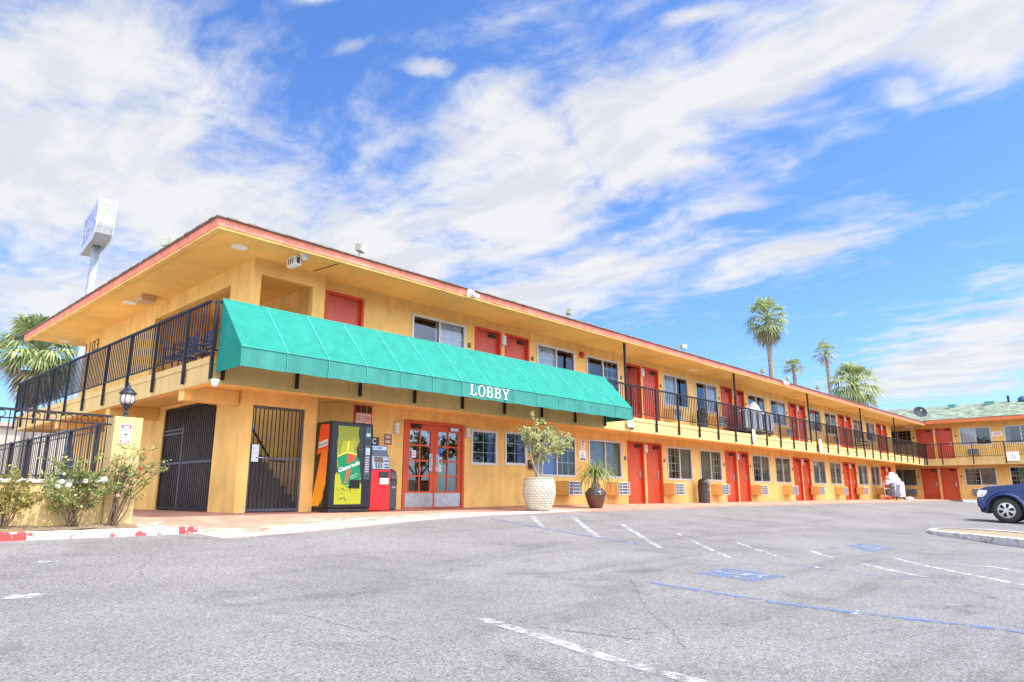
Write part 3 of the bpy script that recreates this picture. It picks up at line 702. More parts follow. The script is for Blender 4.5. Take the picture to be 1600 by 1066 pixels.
# ---- lobby double door
lob = MB(); x0, x1 = 9.74, 11.60
lobby = build('lobby_door_frame', MB().box(x0 - .005, D - .03, 0, x0 + .07, D + .128, 2.0).box(x1 - .07, D - .03, 0, x1 + .005, D + .128, 2.0).box(x0 + .07, D - .03, 1.93, x1 - .07, D + .128, 2.005), RED, main)
xm = (x0 + x1) / 2
STICK_R = mat('sticker_red', (.70, .04, .05), .5); STICK_B = mat('sticker_blue', (.05, .18, .52), .5); STICK_W = mat('sticker_white', (.85, .85, .84), .5)
for side, (a, b) in enumerate(((x0 + .073, xm - .004), (xm + .004, x1 - .073))):
    m = MB(); y0, y1 = D + .012, D + .056; st = .115
    m.box(a, y0, .02, a + st, y1, 1.925).box(b - st, y0, .02, b, y1, 1.925).box(a + st, y0, 1.79, b - st, y1, 1.925).box(a + st, y0, .02, b - st, y1, .40)
    gx = (a + b) / 2; m.box(gx - .018, y0 + .004, .40, gx + .018, y1, 1.79)
    for q in (.40 + 1.39 * .25, .40 + 1.39 * .5, .40 + 1.39 * .75): m.box(a + st, y0 + .006, q - .018, gx - .018, y1, q + .018); m.box(gx + .018, y0 + .006, q - .018, b - st, y1, q + .018)
    lf = build('lobby_door', m, RED, main)
    build('pane', MB().quad((a + st, D + .035, .40), (b - st, D + .035, .40), (b - st, D + .035, 1.79), (a + st, D + .035, 1.79)), LOBBY_GLASS, lf)
    build('kick_plate', MB().box(a + .02, y0 - .006, .05, b - .02, y0 - .0005, .36), STEEL, lf)
    hx = b - .10 if side == 0 else a + .10
    build('pull_plate', MB().box(hx - .05, y0 - .006, .86, hx + .05, y0 - .0005, 1.26), STEEL, lf)
    build('pull_handle', MB().tube([(hx, y0 - .006, .96), (hx, y0 - .05, .97), (hx, y0 - .05, 1.15), (hx, y0 - .006, 1.16)], .011), STEEL, lf)
    cx = a + .28 if side == 0 else b - .28
    build('door_closer', MB().box(cx - .13, y0 - .06, 1.83, cx + .13, y0 - .0005, 1.90).rod((cx - .1, y0 - .05, 1.91), (cx + .25, y0 - .02, 1.925), .009), STEEL if side else IRON2, lf)
    s_ = MB()
    if side == 0:
        s_.box(a + .20, D + .030, 1.16, a + .32, D + .034, 1.32, 0).add([(a + .26 + .042 * math.cos(k * .524), D + .029, 1.24 + .052 * math.sin(k * .524)) for k in range(12)], [tuple(range(12))], 1).add([(a + .26 + .026 * math.cos(k * .524), D + .0285, 1.24 + .033 * math.sin(k * .524)) for k in range(12)], [tuple(range(12))], 0)
        s_.box(a + .125, D + .030, 1.70, a + .19, D + .034, 1.78, 0)
    else:
        s_.box(a + .12, D + .030, 1.28, a + .27, D + .034, 1.41, 2).box(a + .12, D + .030, 1.10, a + .25, D + .034, 1.24, 2).box(a + .135, D + .0285, 1.15, a + .235, D + .0295, 1.19, 0)
        s_.box(a + .13, D + .030, .86, a + .24, D + .034, 1.01, 0).add([(a + .185 + .04 * math.cos(k * .524), D + .029, .935 + .05 * math.sin(k * .524)) for k in range(12)], [tuple(range(12))], 1).add([(a + .185 + .024 * math.cos(k * .524), D + .0285, .935 + .03 * math.sin(k * .524)) for k in range(12)], [tuple(range(12))], 0)
    build('door_sticker', s_, [STICK_W, STICK_R, STICK_B], lf)
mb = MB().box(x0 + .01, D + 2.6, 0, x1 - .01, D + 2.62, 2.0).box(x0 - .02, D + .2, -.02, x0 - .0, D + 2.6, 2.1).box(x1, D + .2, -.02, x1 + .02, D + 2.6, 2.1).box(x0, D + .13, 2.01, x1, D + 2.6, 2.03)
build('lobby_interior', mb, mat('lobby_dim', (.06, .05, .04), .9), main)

# ---- stair gate at the front and the double security gate on the end wall
gx0, gx1 = 6.0, 7.08
gate = build('stair_gate', MB().box(gx0, BY + .03, .03, gx0 + .04, BY + .07, 1.96).box(gx1 - .04, BY + .03, .03, gx1, BY + .07, 1.96).box(gx0 + .04, BY + .03, 1.92, gx1 - .04, BY + .07, 1.96).box(gx0 + .04, BY + .03, .03, gx1 - .04, BY + .07, .07).box(gx0 + .04, BY + .035, .98, gx1 - .04, BY + .065, 1.01), mat('gate_steel', (.10, .105, .13), .5, .3, var=.3), main)
m = MB(); n = 13
for i in range(1, n): x = gx0 + (gx1 - gx0) * i / n; m.box(x - .007, BY + .042, .07, x + .007, BY + .06, 1.92)
build('gate_bars', m, IRON, gate)
m = MB()                                                # expanded mesh over the lower half
for i in range(46):
    x = gx0 + .05 + (gx1 - gx0 - .1) * i / 45; m.rod((x, BY + .066, .07), (x + .0, BY + .066, .98), .0022, n=3, caps=False)
for i in range(34):
    z = .08 + .9 * i / 33; m.rod((gx0 + .04, BY + .068, z), (gx1 - .04, BY + .068, z), .0022, n=3, caps=False)
build('gate_mesh', m, mat('gate_mesh_wire', (.20, .20, .21), .5, .4), gate)
build('gate_lock', MB().box(gx0 + .03, BY - .02, .92, gx0 + .17, BY + .03, 1.24).box(gx0 + .06, BY - .032, 1.07, gx0 + .13, BY - .02, 1.17).rod((gx0 + .12, BY - .035, 1.0), (gx0 + .26, BY - .035, 1.0), .012), STEEL, gate, bevel=.008)
m = MB().tube([(6.05, BY + .35, 1.74), (6.72, BY + .55, .98), (7.02, BY + .55, .97)], .022)
build('stair_handrail', m, IRON2, main)
m = MB(); CONCS = mat('stair_concrete', (.15, .125, .10), .9, var=.2)
for i in range(10):
    m.box(6.03, 13.0 + i * .28, 0, 7.49, 13.28 + i * .28, .17 * (i + 1))
build('stair', m, CONCS, main)
y0, y1 = 13.32, 15.95
gt = build('security_gate', MB().box(EX + .03, y0, .03, EX + .08, y0 + .05, 2.15).box(EX + .03, y1 - .05, .03, EX + .08, y1, 2.15).box(EX + .03, y0 + .05, .03, EX + .08, y1 - .05, .08).box(EX + .03, y0 + .05, 2.11, EX + .08, y1 - .05, 2.15), IRON2, main)
m = MB()
for i in range(1, 27): y = y0 + (y1 - y0) * i / 27; m.box(EX + .045, y - .012, .08, EX + .069, y + .012, 2.11)
build('gate_bars', m, mat('gate_bar_brown', (.055, .045, .04), .5, .1, var=.3), gt)
m = MB().box(EX + .02, 14.86, .08, EX + .07, 14.91, 1.75).box(EX + .03, y0 + .05, .95, EX + .044, y1 - .05, .99).box(EX + .025, 14.9, 1.66, EX + .044, y1 - .05, 1.69).box(EX + .025, 14.9, 1.58, EX + .044, y1 - .05, 1.61)
build('gate_rails', m, mat('gate_rail_steel', (.12, .11, .115), .5, .4), gt)

# address figures on the end wall
build('address_figures', MB().text('1103', (EX - .012, 22.52, 4.30), (0, -1, 0), (0, 0, 1), .34, width=1.15), IRON, main)

# ---- the far wing, square to the first block
WX = 53.3; WE = 52.0
wing = thing('motel_building', 'far two-storey yellow wing with green shingle roof at the end of the lot', 'building', (WE, 0, 0))
wl = []; wu = []; wdoors = []; wwins = []
for k in (0, 1):
    q = 11.97 - PER * k
    wdoors += [(q, 0, LDH), (q - 1.13, 0, LDH), (q, FL + .05, UDH + .05), (q - 1.13, FL + .05, UDH + .05)]
    wwins += [(q - 2.50, (.88, 1.95), 'grid_left' if k == 0 else 'drawn'), (q - 4.93, (.88, 1.95), 'drawn'), (q - 2.52, (3.46, 4.58), 'white_dark'), (q - 4.95, (3.46, 4.58), 'dark_grid')]
wwins += [(13.98, (.88, 1.95), 'drawn'), (13.98, (3.62, 4.60), 'dark_grid')]
wops = [(y - DOORW, y, z0 - (.02 if z0 == 0 else 0), z1) for y, z0, z1 in wdoors] + [(y - 1.71, y, *zz) for y, zz, t in wwins]
mb = MB(); wall_open(mb, lambda u, z, d: (WX + d, u, z), [-12, 21], [-.15, 5.15], wops, -1)
mb.quad((WX, -12, -.15), (63, -12, -.15), (63, -12, 5.15), (WX, -12, 5.15)); mb.quad((63, -12, -.15), (63, 21, -.15), (63, 21, 5.15), (63, -12, 5.15)); mb.quad((WX, 21, -.15), (63, 21, -.15), (63, 21, 5.15), (WX, 21, 5.15))
build('wall', mb, STUCCO, wing)
mb = MB().box(WE, -12, 2.14, WE + .16, RY - .001, 2.46, 0).box(WE - .018, -12, 2.46, WE + .16, RY - .02, 2.57, 0)
mb.quad((WE + .16, -12, 2.2), (WX, -12, 2.2), (WX, 20, 2.2), (WE + .16, 20, 2.2), 1); mb.quad((WE + .16, -12, 2.56), (WX, -12, 2.56), (WX, 20, 2.56), (WE + .16, 20, 2.56), 2); mb.box(WE + .002, RY, 2.2, WE + .15, 20, 2.56, 1)
build('balcony_slab', mb, [CREAM, SOFFIT, CONC], wing)
mb = MB().box(WE + .04, -12.3, 4.90, 63.5, 22, 4.94); build('soffit', mb, SOFFIT, wing)
mb = MB().box(WE, -12.4, 4.87, WE + .035, 22.1, 5.09); build('fascia', mb, mat('orange_fascia', (.72, .20, .07), .7, var=.2, scale=3, streak=.1), wing)
mb = MB(); rz = 6.62
mb.add([(WE - .05, -12.5, 5.10), (WE - .05, 22.2, 5.10), (58, 22.2, rz), (58, -12.5, rz), (64, -12.5, 5.1), (64, 22.2, 5.1)], [(0, 1, 2, 3), (3, 2, 5, 4), (0, 3, 4), (1, 5, 2)])
rf = build('roof', mb, GREENROOF, wing)
VENT = mat('green_vent', (.13, .36, .30), .6, var=.2)
for y, x, s_ in ((12.2, 56.4, .22), (10.3, 57.0, .2), (8.1, 57.2, .24)):
    z = 5.1 + (x - WE) * (rz - 5.1) / 6
    build('roof_vent', MB().box(x - s_, y - s_, z - .05, x + s_, y + s_, z + .14).box(x - s_ * 1.25, y - s_ * 1.25, z + .14, x + s_ * 1.25, y + s_ * 1.25, z + .19), VENT, rf)
build('roof_vent', MB().rod((57.5, 7.05, 6.4), (57.5, 7.05, 6.95), .07), IRON, rf)
build('roof_vent', MB().ball((57.6, 6.2, 6.62), .36, 12, sz=.7), mat('blue_turbine', (.10, .16, .26), .4, .5), rf, smooth=True)
dp = {}
for y, z0, z1 in wdoors:
    up = z0 > 0; c = copy_tree(protos[(up, False, False)], wing); c.location = Vector((WX, y, z0)) - W[wing.name]; c.rotation_euler = (0, 0, R(-90))
tmpl = {}
for y, zz, t in wwins:
    k = (t, zz)
    src = wp.get((t, LW)) or wp.get((t, UW)) or tmpl.get(t)
    if src is None:
        src = make_window(WE, 0, LW, 1.71, t, wing); tmpl[t] = src; c = src
    else: c = copy_tree(src, wing)
    c.location = Vector((WX, y, zz[0])) - W[wing.name]; c.rotation_euler = (0, 0, R(-90))
for y, z in ((12.17, 1.46), (9.69, 1.46), (12.17, 4.1), (9.69, 4.1)):
    c = plate.copy(); COL.objects.link(c); c.parent = wing; c.location = Vector((WX - .011, y, z - .055)) - W[wing.name]; c.rotation_euler = (0, 0, R(-90))
# its pavement with a kerb painted in lengths
wk = MB(); ys = [10.0, 9.3, 7.9, 6.2, 4.5, 2.5, -12]
wk.box(50.6, -12, -.5, 53.29, 9.98, .0, 0)
struct('pavement', wk, [WALKM])
wk = MB()
for i, (a, b) in enumerate(zip(ys, ys[1:])): wk.box(50.45, b + .02, -.5, 50.598, a - .02, .008, i % 2)
struct('kerb', wk, [mat('brown_kerb', (.20, .12, .09), .9, var=.2), mat('white_kerb', (.78, .77, .74), .8, var=.1)])

# ------------------------------------------------------------------ railings
def railing(name, label, A, B, zs, zt, posts, first_down, pitch=.11, group=None, drop=2.24, out=(0, 0)):
    """A, B: ends at floor level; posts: distances along the run"""
    A = Vector(A); B = Vector(B); L = (B - A).length; d = (B - A) / L; n = Vector((-d.y, d.x, 0))
    root = thing(name, label, 'railing', A, group)
    def bar(mb, s0, s1, z0, z1, w):
        p = A + d * s0 - n * w / 2
        mb.prism([(p.x, p.y, z0), (p.x + n.x * w, p.y + n.y * w, z0), (p.x + n.x * w, p.y + n.y * w, z1), (p.x, p.y, z1)], d * (s1 - s0))
    m = MB(); bar(m, 0, L, zt - .035, zt, .045); build('top_rail', m, IRON, root)
    m = MB(); bar(m, 0, L, zs + .10, zs + .125, .03); build('bottom_rail', m, IRON, root)
    m = MB(); k = int(L / pitch); p = L / k; h = .0085; za = zt - .035 - p / 2
    for i in range(k):
        s0 = (i + .5) * p
        q = A + d * s0
        m.add([(q.x + a * d.x * h + b * n.x * h, q.y + a * d.y * h + b * n.y * h, z) for z in (zs + .125, za) for a, b in ((-1, -1), (1, -1), (1, 1), (-1, 1))], [(0, 1, 5, 4), (1, 2, 6, 5), (2, 3, 7, 6), (3, 0, 4, 7)])
        if i < k - 1:                                    # hoops that tie the bar heads together
            pr = None
            for j in range(6):
                t = math.pi * j / 5; u = s0 + p / 2 - p / 2 * math.cos(t); z = za + (p / 2 - .004) * math.sin(t); c = A + d * u; c.z = z
                if pr is not None: m.rod(pr, c, .009, n=4, caps=False)
                pr = c
    build('balusters', m, IRON, root)
    for s_ in posts:
        q = A + d * s_ + Vector((out[0], out[1], 0)); w = .024
        build('post', MB().box(q.x - w, q.y - w, drop, q.x + w, q.y + w, zt - .004), IRON, root)
    return root
x1 = onY(1059, 660, RY).x; ph = (x1 - RX) % (PER / 5)
fp = [ph + i * PER / 5 for i in range(0, 60) if ph + i * PER / 5 < 47.2]
railing('balcony_railing', 'long black iron railing along the front of the upper walkway, partly behind the green awning', (RX, RY - .045, FL), (52.0, RY - .045, FL), FL, 3.55, [.02] + fp + [47.25], True, drop=2.2)
railing('balcony_railing', 'black iron railing round the near end of the upper walkway, left of the green awning', (RX - .045, RY + .03, FL), (RX - .045, 24.4, FL), FL, 3.55, [.9 + 1.42 * i for i in range(9)] + [13.05], True, drop=2.2)
railing('balcony_railing', 'thin black railing along the upper walkway of the far wing with the green roof', (WE - .045, RY - .05, FL), (WE - .045, -12, FL), FL, 3.55, [.02] + [.9 + 1.7 * i for i in range(14)], True, drop=2.2)

# ------------------------------------------------------------------ awning
ax0, ax1, ayb, ayf = 4.80, 15.88, RY - .075, 10.36; azt, azf, azb = 3.57, 2.63, 2.31
aw = thing('awning', 'long teal canvas awning lettered LOBBY, hung along the balcony above the entrance', 'awning', (ax0, ayb, azb))
nseg = 14; pw = (ax1 - ax0) / nseg
m = MB(); vs = []; nr = 22; kx = 10
for i in range(nseg * kx + 1):
    x = ax0 + (ax1 - ax0) * i / (nseg * kx)
    for j in range(nr + 1):
        t = j / nr; sag = .022 * math.sin(math.pi * ((i % kx) / kx)) * math.sin(math.pi * t) + .0045 * math.sin(x * 2.3 + 5 * t) * math.sin(31 * t + 2.1 * math.sin(x * 1.7)) * math.sin(math.pi * t) + .003 * math.sin(47 * t + 1.3 * x) * math.sin(x * 4.1)
        vs.append((x, ayb + (ayf - ayb) * t, azt + (azf - azt) * t - sag))
m.add(vs, [(i * (nr + 1) + j, i * (nr + 1) + j + 1, (i + 1) * (nr + 1) + j + 1, (i + 1) * (nr + 1) + j) for i in range(nseg * kx) for j in range(nr)])
build('canopy', m, TEAL, aw, smooth=True)
m = MB(); vs = []
for i in range(nseg * 6 + 1):
    x = ax0 + (ax1 - ax0) * i / (nseg * 6)
    vs += [(x, ayf, azf), (x, ayf + .004 * math.sin(i * 1.3), (azf + azb) / 2), (x, ayf + .012 * math.sin(i * .9 + 1) * math.sin(i * .37), azb + .006 * math.sin(i * 1.05))]
m.add(vs, [(3 * i + j, 3 * i + j + 1, 3 * i + j + 4, 3 * i + j + 3) for i in range(nseg * 6) for j in (0, 1)])
build('valance', m, TEAL2, aw, smooth=True)
for x in (ax0, ax1):
    build('side_panel', MB().poly([(x, ayb, azt), (x, ayf, azf), (x, ayf, azb), (x, ayb, azb)]), TEAL, aw)
m = MB(); sl = (azt - azf) / (ayb - ayf)
for i in range(1, nseg):
    x = ax0 + pw * i
    m.prism([(x - .011, ayf - .002, azf + .004), (x + .011, ayf - .002, azf + .004), (x + .011, ayb, azt + .004), (x - .011, ayb, azt + .004)], (0, -.003, .004))
    m.box(x - .006, ayf - .014, azb + .008, x + .006, ayf - .009, azf - .004)
m.box(ax0, ayb - .004, azt + .001, ax1, ayb + .014, azt + .018); m.box(ax0, ayf - .012, azf - .006, ax1, ayf + .002, azf + .008)
build('seams', m, SEAM, aw)
m = MB().rod((ax0 + .02, ayf + .03, azb + .03), (ax1 - .02, ayf + .03, azb + .03), .014).rod((ax0 + .02, ayf + .03, azf - .02), (ax1 - .02, ayf + .03, azf - .02), .014)
for i in range(nseg + 1):
    x = min(max(ax0 + pw * i, ax0 + .02), ax1 - .02)
    m.rod((x, ayf + .03, azf - .03), (x, ayb + .0, azt - .05), .013, n=6)
build('frame', m, IRON2, aw)
# serif capitals on the valance
def serif(mb, s, x, y, z, h, cw):
    T = h * .18; t = h * .055; sf = h * .05
    def bx(a, b, c, d): mb.box(x + a, y - .004, z + b, x + c, y, z + d)
    def ring(cx, cz, rx, rz, tx, tz, a0=0, a1=360):
        k = 24; o = []; n_ = []
        for i in range(k + 1):
            a = R(a0 + (a1 - a0) * i / k); o.append((x + cx + rx * math.cos(a), z + cz + rz * math.sin(a))); n_.append((x + cx + (rx - tx) * math.cos(a), z + cz + (rz - tz) * math.sin(a)))
        mb.add([(p, y - .004, q) for p, q in o] + [(p, y - .004, q) for p, q in n_], [(i, i + 1, k + 2 + i, k + 1 + i) for i in range(k)])
    for ch in s:
        w = cw * (.92 if ch == 'L' else 1.0)
        if ch == 'L':
            bx(w * .14, 0, w * .14 + T, h); bx(0, 0, w * .94, t); bx(0, h - t, w * .14 + T + w * .12, h)
            mb.add([(x + w * .94, y - .004, z), (x + w * .94, y - .004, z + h * .30), (x + w * .88, y - .004, z + h * .30), (x + w * .74, y - .004, z + t), (x + w * .74, y - .004, z)], [(0, 1, 2, 3, 4)])
        elif ch == 'O': ring(w * .5, h * .5, w * .48, h * .515, T * .95, t)
        elif ch == 'B':
            bx(w * .12, 0, w * .12 + T, h); bx(0, 0, w * .5, t); bx(0, h - t, w * .48, h); bx(w * .12, h * .5 - t / 2, w * .5, h * .5 + t / 2)
            ring(w * .46, h * .755, w * .36, h * .245, T * .85, t, -90, 90); ring(w * .48, h * .26, w * .44, h * .26, T * .95, t, -90, 90)
        elif ch == 'Y':
            bx(w * .5 - T / 2, 0, w * .5 + T / 2, h * .46); bx(w * .24, 0, w * .76, t); bx(-w * .06, h - t, w * .36, h); bx(w * .64, h - t, w * 1.06, h)
            mb.add([(x + w * .06, y - .004, z + h), (x + w * .06 + T, y - .004, z + h), (x + w * .5 + T / 2, y - .004, z + h * .42), (x + w * .5 - T / 2, y - .004, z + h * .42)], [(0, 3, 2, 1)])
            mb.add([(x + w * .84, y - .004, z + h), (x + w * .92, y - .004, z + h), (x + w * .5 + T / 2, y - .004, z + h * .40), (x + w * .5 + T * .1, y - .004, z + h * .46)], [(0, 3, 2, 1)])
        x += w + cw * .10
m = MB(); xa = onY(733.5, 615, ayf).x; xb = onY(795, 622, ayf).x; cw = (xb - xa) / (5 + .4 - .08)
serif(m, 'LOBBY', xa, ayf - .012, azb + .055, .235, cw)
build('lettering', m, WHITE, aw)

# ------------------------------------------------------------------ wall fixtures
def sconce(x, y, z, label, rot=0):
    r = thing('wall_sconce', label, 'wall lamp', (x, y, z), 'white wall sconces')
    m = MB(); n = 12; prof = [(.0, .0), (.068, .0), (.075, .02), (.075, .24), (.068, .26), (0, .26)]
    for a, b in zip(prof, prof[1:]):
        for k in range(n):
            t0, t1 = math.pi + math.pi * k / n, math.pi + math.pi * (k + 1) / n
            m.quad((x + a[0] * math.cos(t0), y + a[0] * math.sin(t0), z + a[1]), (x + a[0] * math.cos(t1), y + a[0] * math.sin(t1), z + a[1]), (x + b[0] * math.cos(t1), y + b[0] * math.sin(t1), z + b[1]), (x + b[0] * math.cos(t0), y + b[0] * math.sin(t0), z + b[1]))
    build('diffuser', m, WHITEP, r, smooth=True)
    m = MB()
    for q in (.0, .075, .15, .225): 
        pts = [(x + .08 * math.cos(math.pi + math.pi * k / 8), y + .08 * math.sin(math.pi + math.pi * k / 8), z + .018 + q) for k in range(9)]
        m.tube(pts, .009, 5)
    build('bands', m, ALU, r); return r
sc0 = sconce(9.52, D - .012, 1.66, 'white wall sconce just left of the lobby double doors')
ordn = ['first', 'second', 'third', 'fourth', 'fifth', 'sixth']
def place(src, loc, label, rz=0):
    c = copy_tree(src); c.location = loc; c['label'] = label; c.rotation_euler = (0, 0, rz); return c
place(sc0, (11.73, D - .012, 1.70), 'white wall sconce just right of the lobby double doors')
for k, p in enumerate(lower_pairs): place(sc0, (p + 1.05, D - .02, 1.68), 'white wall sconce between the %s pair of lower red doors right of the lobby' % ordn[k])
for k, p in enumerate(upper_pairs): place(sc0, (p + 1.05, D - .02, 4.25), 'white wall sconce between the %s pair of upper red doors along the balcony' % ordn[k])
place(sc0, (WX - .02, 10.92, 1.68), 'white wall sconce between the far wing lower red doors', R(-90)); place(sc0, (WX - .02, 10.92, 4.3), 'white wall sconce between the far wing upper red doors', R(-90))

def air_con(x, z, label):
    y = D; r = thing('air_conditioner', label, 'air conditioner', (x, y, z), 'air conditioners through the motel walls')
    build('casing', MB().box(x, y - .43, z, x + .64, y - .001, z + .40), ACTAN, r, bevel=.012)
    m = MB().box(x + .025, y - .436, z + .02, x + .615, y - .4305, z + .38)
    build('coil', m, ACGRILL, r)
    m = MB()
    for q in (.02, .11, .20, .29, .368): m.box(x + .02, y - .452, z + q, x + .62, y - .437, z + q + .013)
    for q in (.02, .20, .48, .605): m.box(x + q, y - .458, z + .02, x + q + .013, y - .4525, z + .381)
    build('grille', m, mat('ac_bars', (.58, .58, .57), .5), r); return r
ac_lab = ['tan air conditioner below the blue curtained window, behind the white pot', 'air conditioner behind the brown pot with the ponytail palm',
          'tan air conditioner just left of the lower wall trash can, beneath a gridded window', 'tan air conditioner just right of the lower wall trash can',
          'third tan air conditioner right of the trash can by the wall', 'fourth tan air conditioner right of the trash can by the wall', 'fifth tan air conditioner right of the trash can by the wall',
          'sixth tan air conditioner right of the trash can by the wall', 'seventh tan air conditioner right of the trash can by the wall', 'last tan air conditioner on the lower long wall, beside the linen cart']
ac_lab[4] = 'second tan air conditioner right of the trash can by the wall'; 
for i, nm in ((5, 'third'), (6, 'fourth'), (7, 'fifth'), (8, 'sixth')): ac_lab[i] = nm + ' tan air conditioner right of the trash can by the wall'
acs = [15.15, 17.55, 20.9, 24.3, 27.75, 31.0, 34.35, 37.7, 41.1, 44.65]
ac0 = air_con(acs[0], .30, ac_lab[0])
for x, l in zip(acs[1:], ac_lab[1:]): place(ac0, (x, D, .30), l)
for k, px in enumerate((1059, 1128, 1232, 1303)):
    x = onY(px, 660, 12.1).x; place(ac0, (x - .3, D, FL + .28), '%s air conditioner from the awning behind the upper balcony bars' % ordn[k])
for y, z, l in ((9.15, .28, 'air conditioner beside the lower red doors of the far wing'), (9.1, FL + .25, 'air conditioner beside the upper red doors of the far wing'), (12.95, .28, 'air conditioner on the far wing wall behind the linen cart')):
    place(ac0, (WX + .22, y, z), l, R(-90))

# flood lights on the roof edge
def flood(p, rz, label):
    r = thing('flood_light', label, 'flood light', p, 'flood lights on the roof edge')
    x, y, z = p
    build('stem', MB().rod((x, y, z - .02), (x, y, z + .22), .022).box(x - .06, y - .06, z - .03, x + .06, y + .06, z), mat('grey_green_metal', (.34, .38, .34), .6), r)
    m = MB().prism([(x - .17, y - .12, z + .24), (x + .17, y - .12, z + .24), (x + .20, y - .16, z + .46), (x - .20, y - .16, z + .46)], (0, .2, .03))
    h = build('lamp_head', m, mat('cream_metal', (.40, .39, .28), .6), r, bevel=.01)
    build('lens', MB().prism([(x - .14, y - .128, z + .27), (x + .14, y - .128, z + .27), (x + .165, y - .16, z + .43), (x - .165, y - .16, z + .43)], (0, .006, .001)), mat('lamp_lens', (.55, .55, .45), .2), h)
    r.rotation_euler = (0, 0, rz); r.scale = (.64, .64, .64); return r
flp = [onY(560, 398, 11.25), onY(886, 494, 11.25), onY(1066, 548, 11.25), onY(1190, 582, 11.25), onY(1229, 596, 11.25), onY(1277, 613, 11.25)]
fl_lab = ['cream flood light on the roof edge above the first upper red door', 'cream flood light on the roof edge above the right half of the awning', 'cream flood light on the roof edge between the first two roof posts',
          'cream flood light on the roof edge left of the tallest palm trunk', 'cream flood light on the roof edge right of the tallest palm trunk', 'smallest cream flood light on the roof edge left of the bushy palm']
for i, (p, l) in enumerate(zip(flp, fl_lab)):
    p = Vector((p.x, 11.22, 4.96))
    if i == 0: fl0 = flood(p, .5, l)
    else: c = place(fl0, p, l, rnd.uniform(-.5, .8))
q = onX(262, 386, 4.72); place(fl0, Vector((4.72, q.y, 5.0)), 'flood light tilted on the left roof edge by the tall sign', R(-60))
q = onX(106, 474, 4.9); place(fl0, Vector((4.9, q.y, 5.0)), 'flood light on the left roof edge beside the fan palm', R(-80))
# double spot lights under the fascia
def spots(px, py, label):
    p = onY(px, py, EVY - .03); x, y, z = p; r = thing('spot_light', label, 'spot light', (x, y, z), 'white spot lights under the fascia')
    build('mount', MB().box(x - .09, y - .04, z + .0, x + .09, y + .03, z + .07), WHITE, r, bevel=.01)
    for s_ in (-1, 1): build('lamp_head', MB().rod((x + s_ * .06, y - .02, z), (x + s_ * .15, y - .12, z - .10), .035, .065, 12), WHITE, r)
    return r
spots(735, 458, 'white twin spot lights under the salmon fascia above the upper windows')
spots(1225, 597, 'white twin spot lights under the fascia near the flood lights')
def misc(name, label, cat, mb, mats, group=None, bevel=0, smooth=False): return tag(build(name, mb, mats, bevel=bevel, smooth=smooth), label, cat, group)
def onZ(px, py, z): r = ray(px, py); return CAM + r * ((z - CAM.z) / r.z)
for k, (px, py, z, l) in enumerate(((375, 386, TOP, 'round recessed soffit light near the roof corner'), (203, 473, TOP, 'round recessed soffit light halfway along the end eave'), (101, 533, TOP, 'round recessed soffit light at the far left end of the eave'),
                                    (1083, 578, TOP, 'round recessed light in the soffit above the upper walkway windows'), (362, 599, 2.22, 'round recessed light under the balcony near the awning end'))):
    p = onZ(px, py, z); 
    misc('recessed_light', l, 'ceiling light', MB().lathe([(.085, -.006), (.12, -.02), (.145, -.012), (.15, -.001)], (p.x, p.y, z), 20), [WHITE], 'recessed soffit lights', smooth=False)
p = onZ(477, 397, TOP); misc('dome_camera', 'small white dome camera under the soffit near the roof corner', 'camera', MB().lathe([(.001, -.13), (.05, -.115), (.07, -.07), (.07, -.03), (.085, -.028), (.085, -.001)], (p.x, p.y, TOP), 16), [WHITEP], smooth=True)
p = onZ(339, 592, 2.14); r = thing('dome_camera', 'white dome camera below the balcony corner at the awning end', 'camera', (p.x, p.y + .06, 2.14))
build('housing', MB().lathe([(.065, -.05), (.065, -.001)], (p.x, p.y + .06, 2.14), 18), WHITE, r); build('dome', MB().lathe([(.001, -.125), (.035, -.115), (.054, -.085), (.057, -.051)], (p.x, p.y + .06, 2.14), 18), WHITEP, r, smooth=True)
p = onZ(460, 402, TOP); r = thing('ceiling_fixture', 'white caged box light hanging from the soffit near the roof corner', 'ceiling light', (p.x, p.y, TOP))
build('box', MB().box(p.x - .07, p.y - .16, TOP - .20, p.x + .07, p.y + .16, TOP - .001), WHITE, r, bevel=.02); build('slots', MB().box(p.x - .072, p.y - .1, TOP - .16, p.x - .0705, p.y - .06, TOP - .04).box(p.x - .072, p.y - .02, TOP - .16, p.x - .0705, p.y + .02, TOP - .04).box(p.x - .072, p.y + .06, TOP - .16, p.x - .0705, p.y + .1, TOP - .04).box(p.x - .03, p.y - .1615, TOP - .16, p.x + .03, p.y - .1605, TOP - .04), SLATE, r)
p = onZ(228, 463, TOP); misc('soffit_speaker', 'square tan speaker box under the end eave', 'speaker', MB().box(p.x - .16, p.y - .2, TOP - .15, p.x + .16, p.y + .2, TOP - .001), [mat('tan_box', (.62, .42, .26), .7, var=.2)], bevel=.01)
p = onY(907, 555, 12.5); misc('alarm_bell', 'round red fire alarm bell on the upper wall between two windows', 'alarm bell', MB().rod((p.x, D - .001, p.z), (p.x, D - .05, p.z), .06, .06, 16).rod((p.x, D - .051, p.z), (p.x, D - .10, p.z), .105, .085, 20), [mat('alarm_red', (.45, .02, .02), .4)])
p = onY(1269, 644, 12.5); misc('alarm_bell', 'tiny red fire alarm bell on the upper wall right of a roof post', 'alarm bell', MB().rod((p.x, D - .001, p.z), (p.x, D - .05, p.z), .06, .06, 16).rod((p.x, D - .051, p.z), (p.x, D - .10, p.z), .105, .085, 20), [mat('alarm_red', (.45, .02, .02), .4)])
m = MB().tube([onY(498, 626.5, 12.235), onY(515, 625, 11.9), onY(541, 620.5, 11.4), onY(548, 613, 11.28), onY(550, 602, 11.26), onY(548, 590, 11.24)], .013)
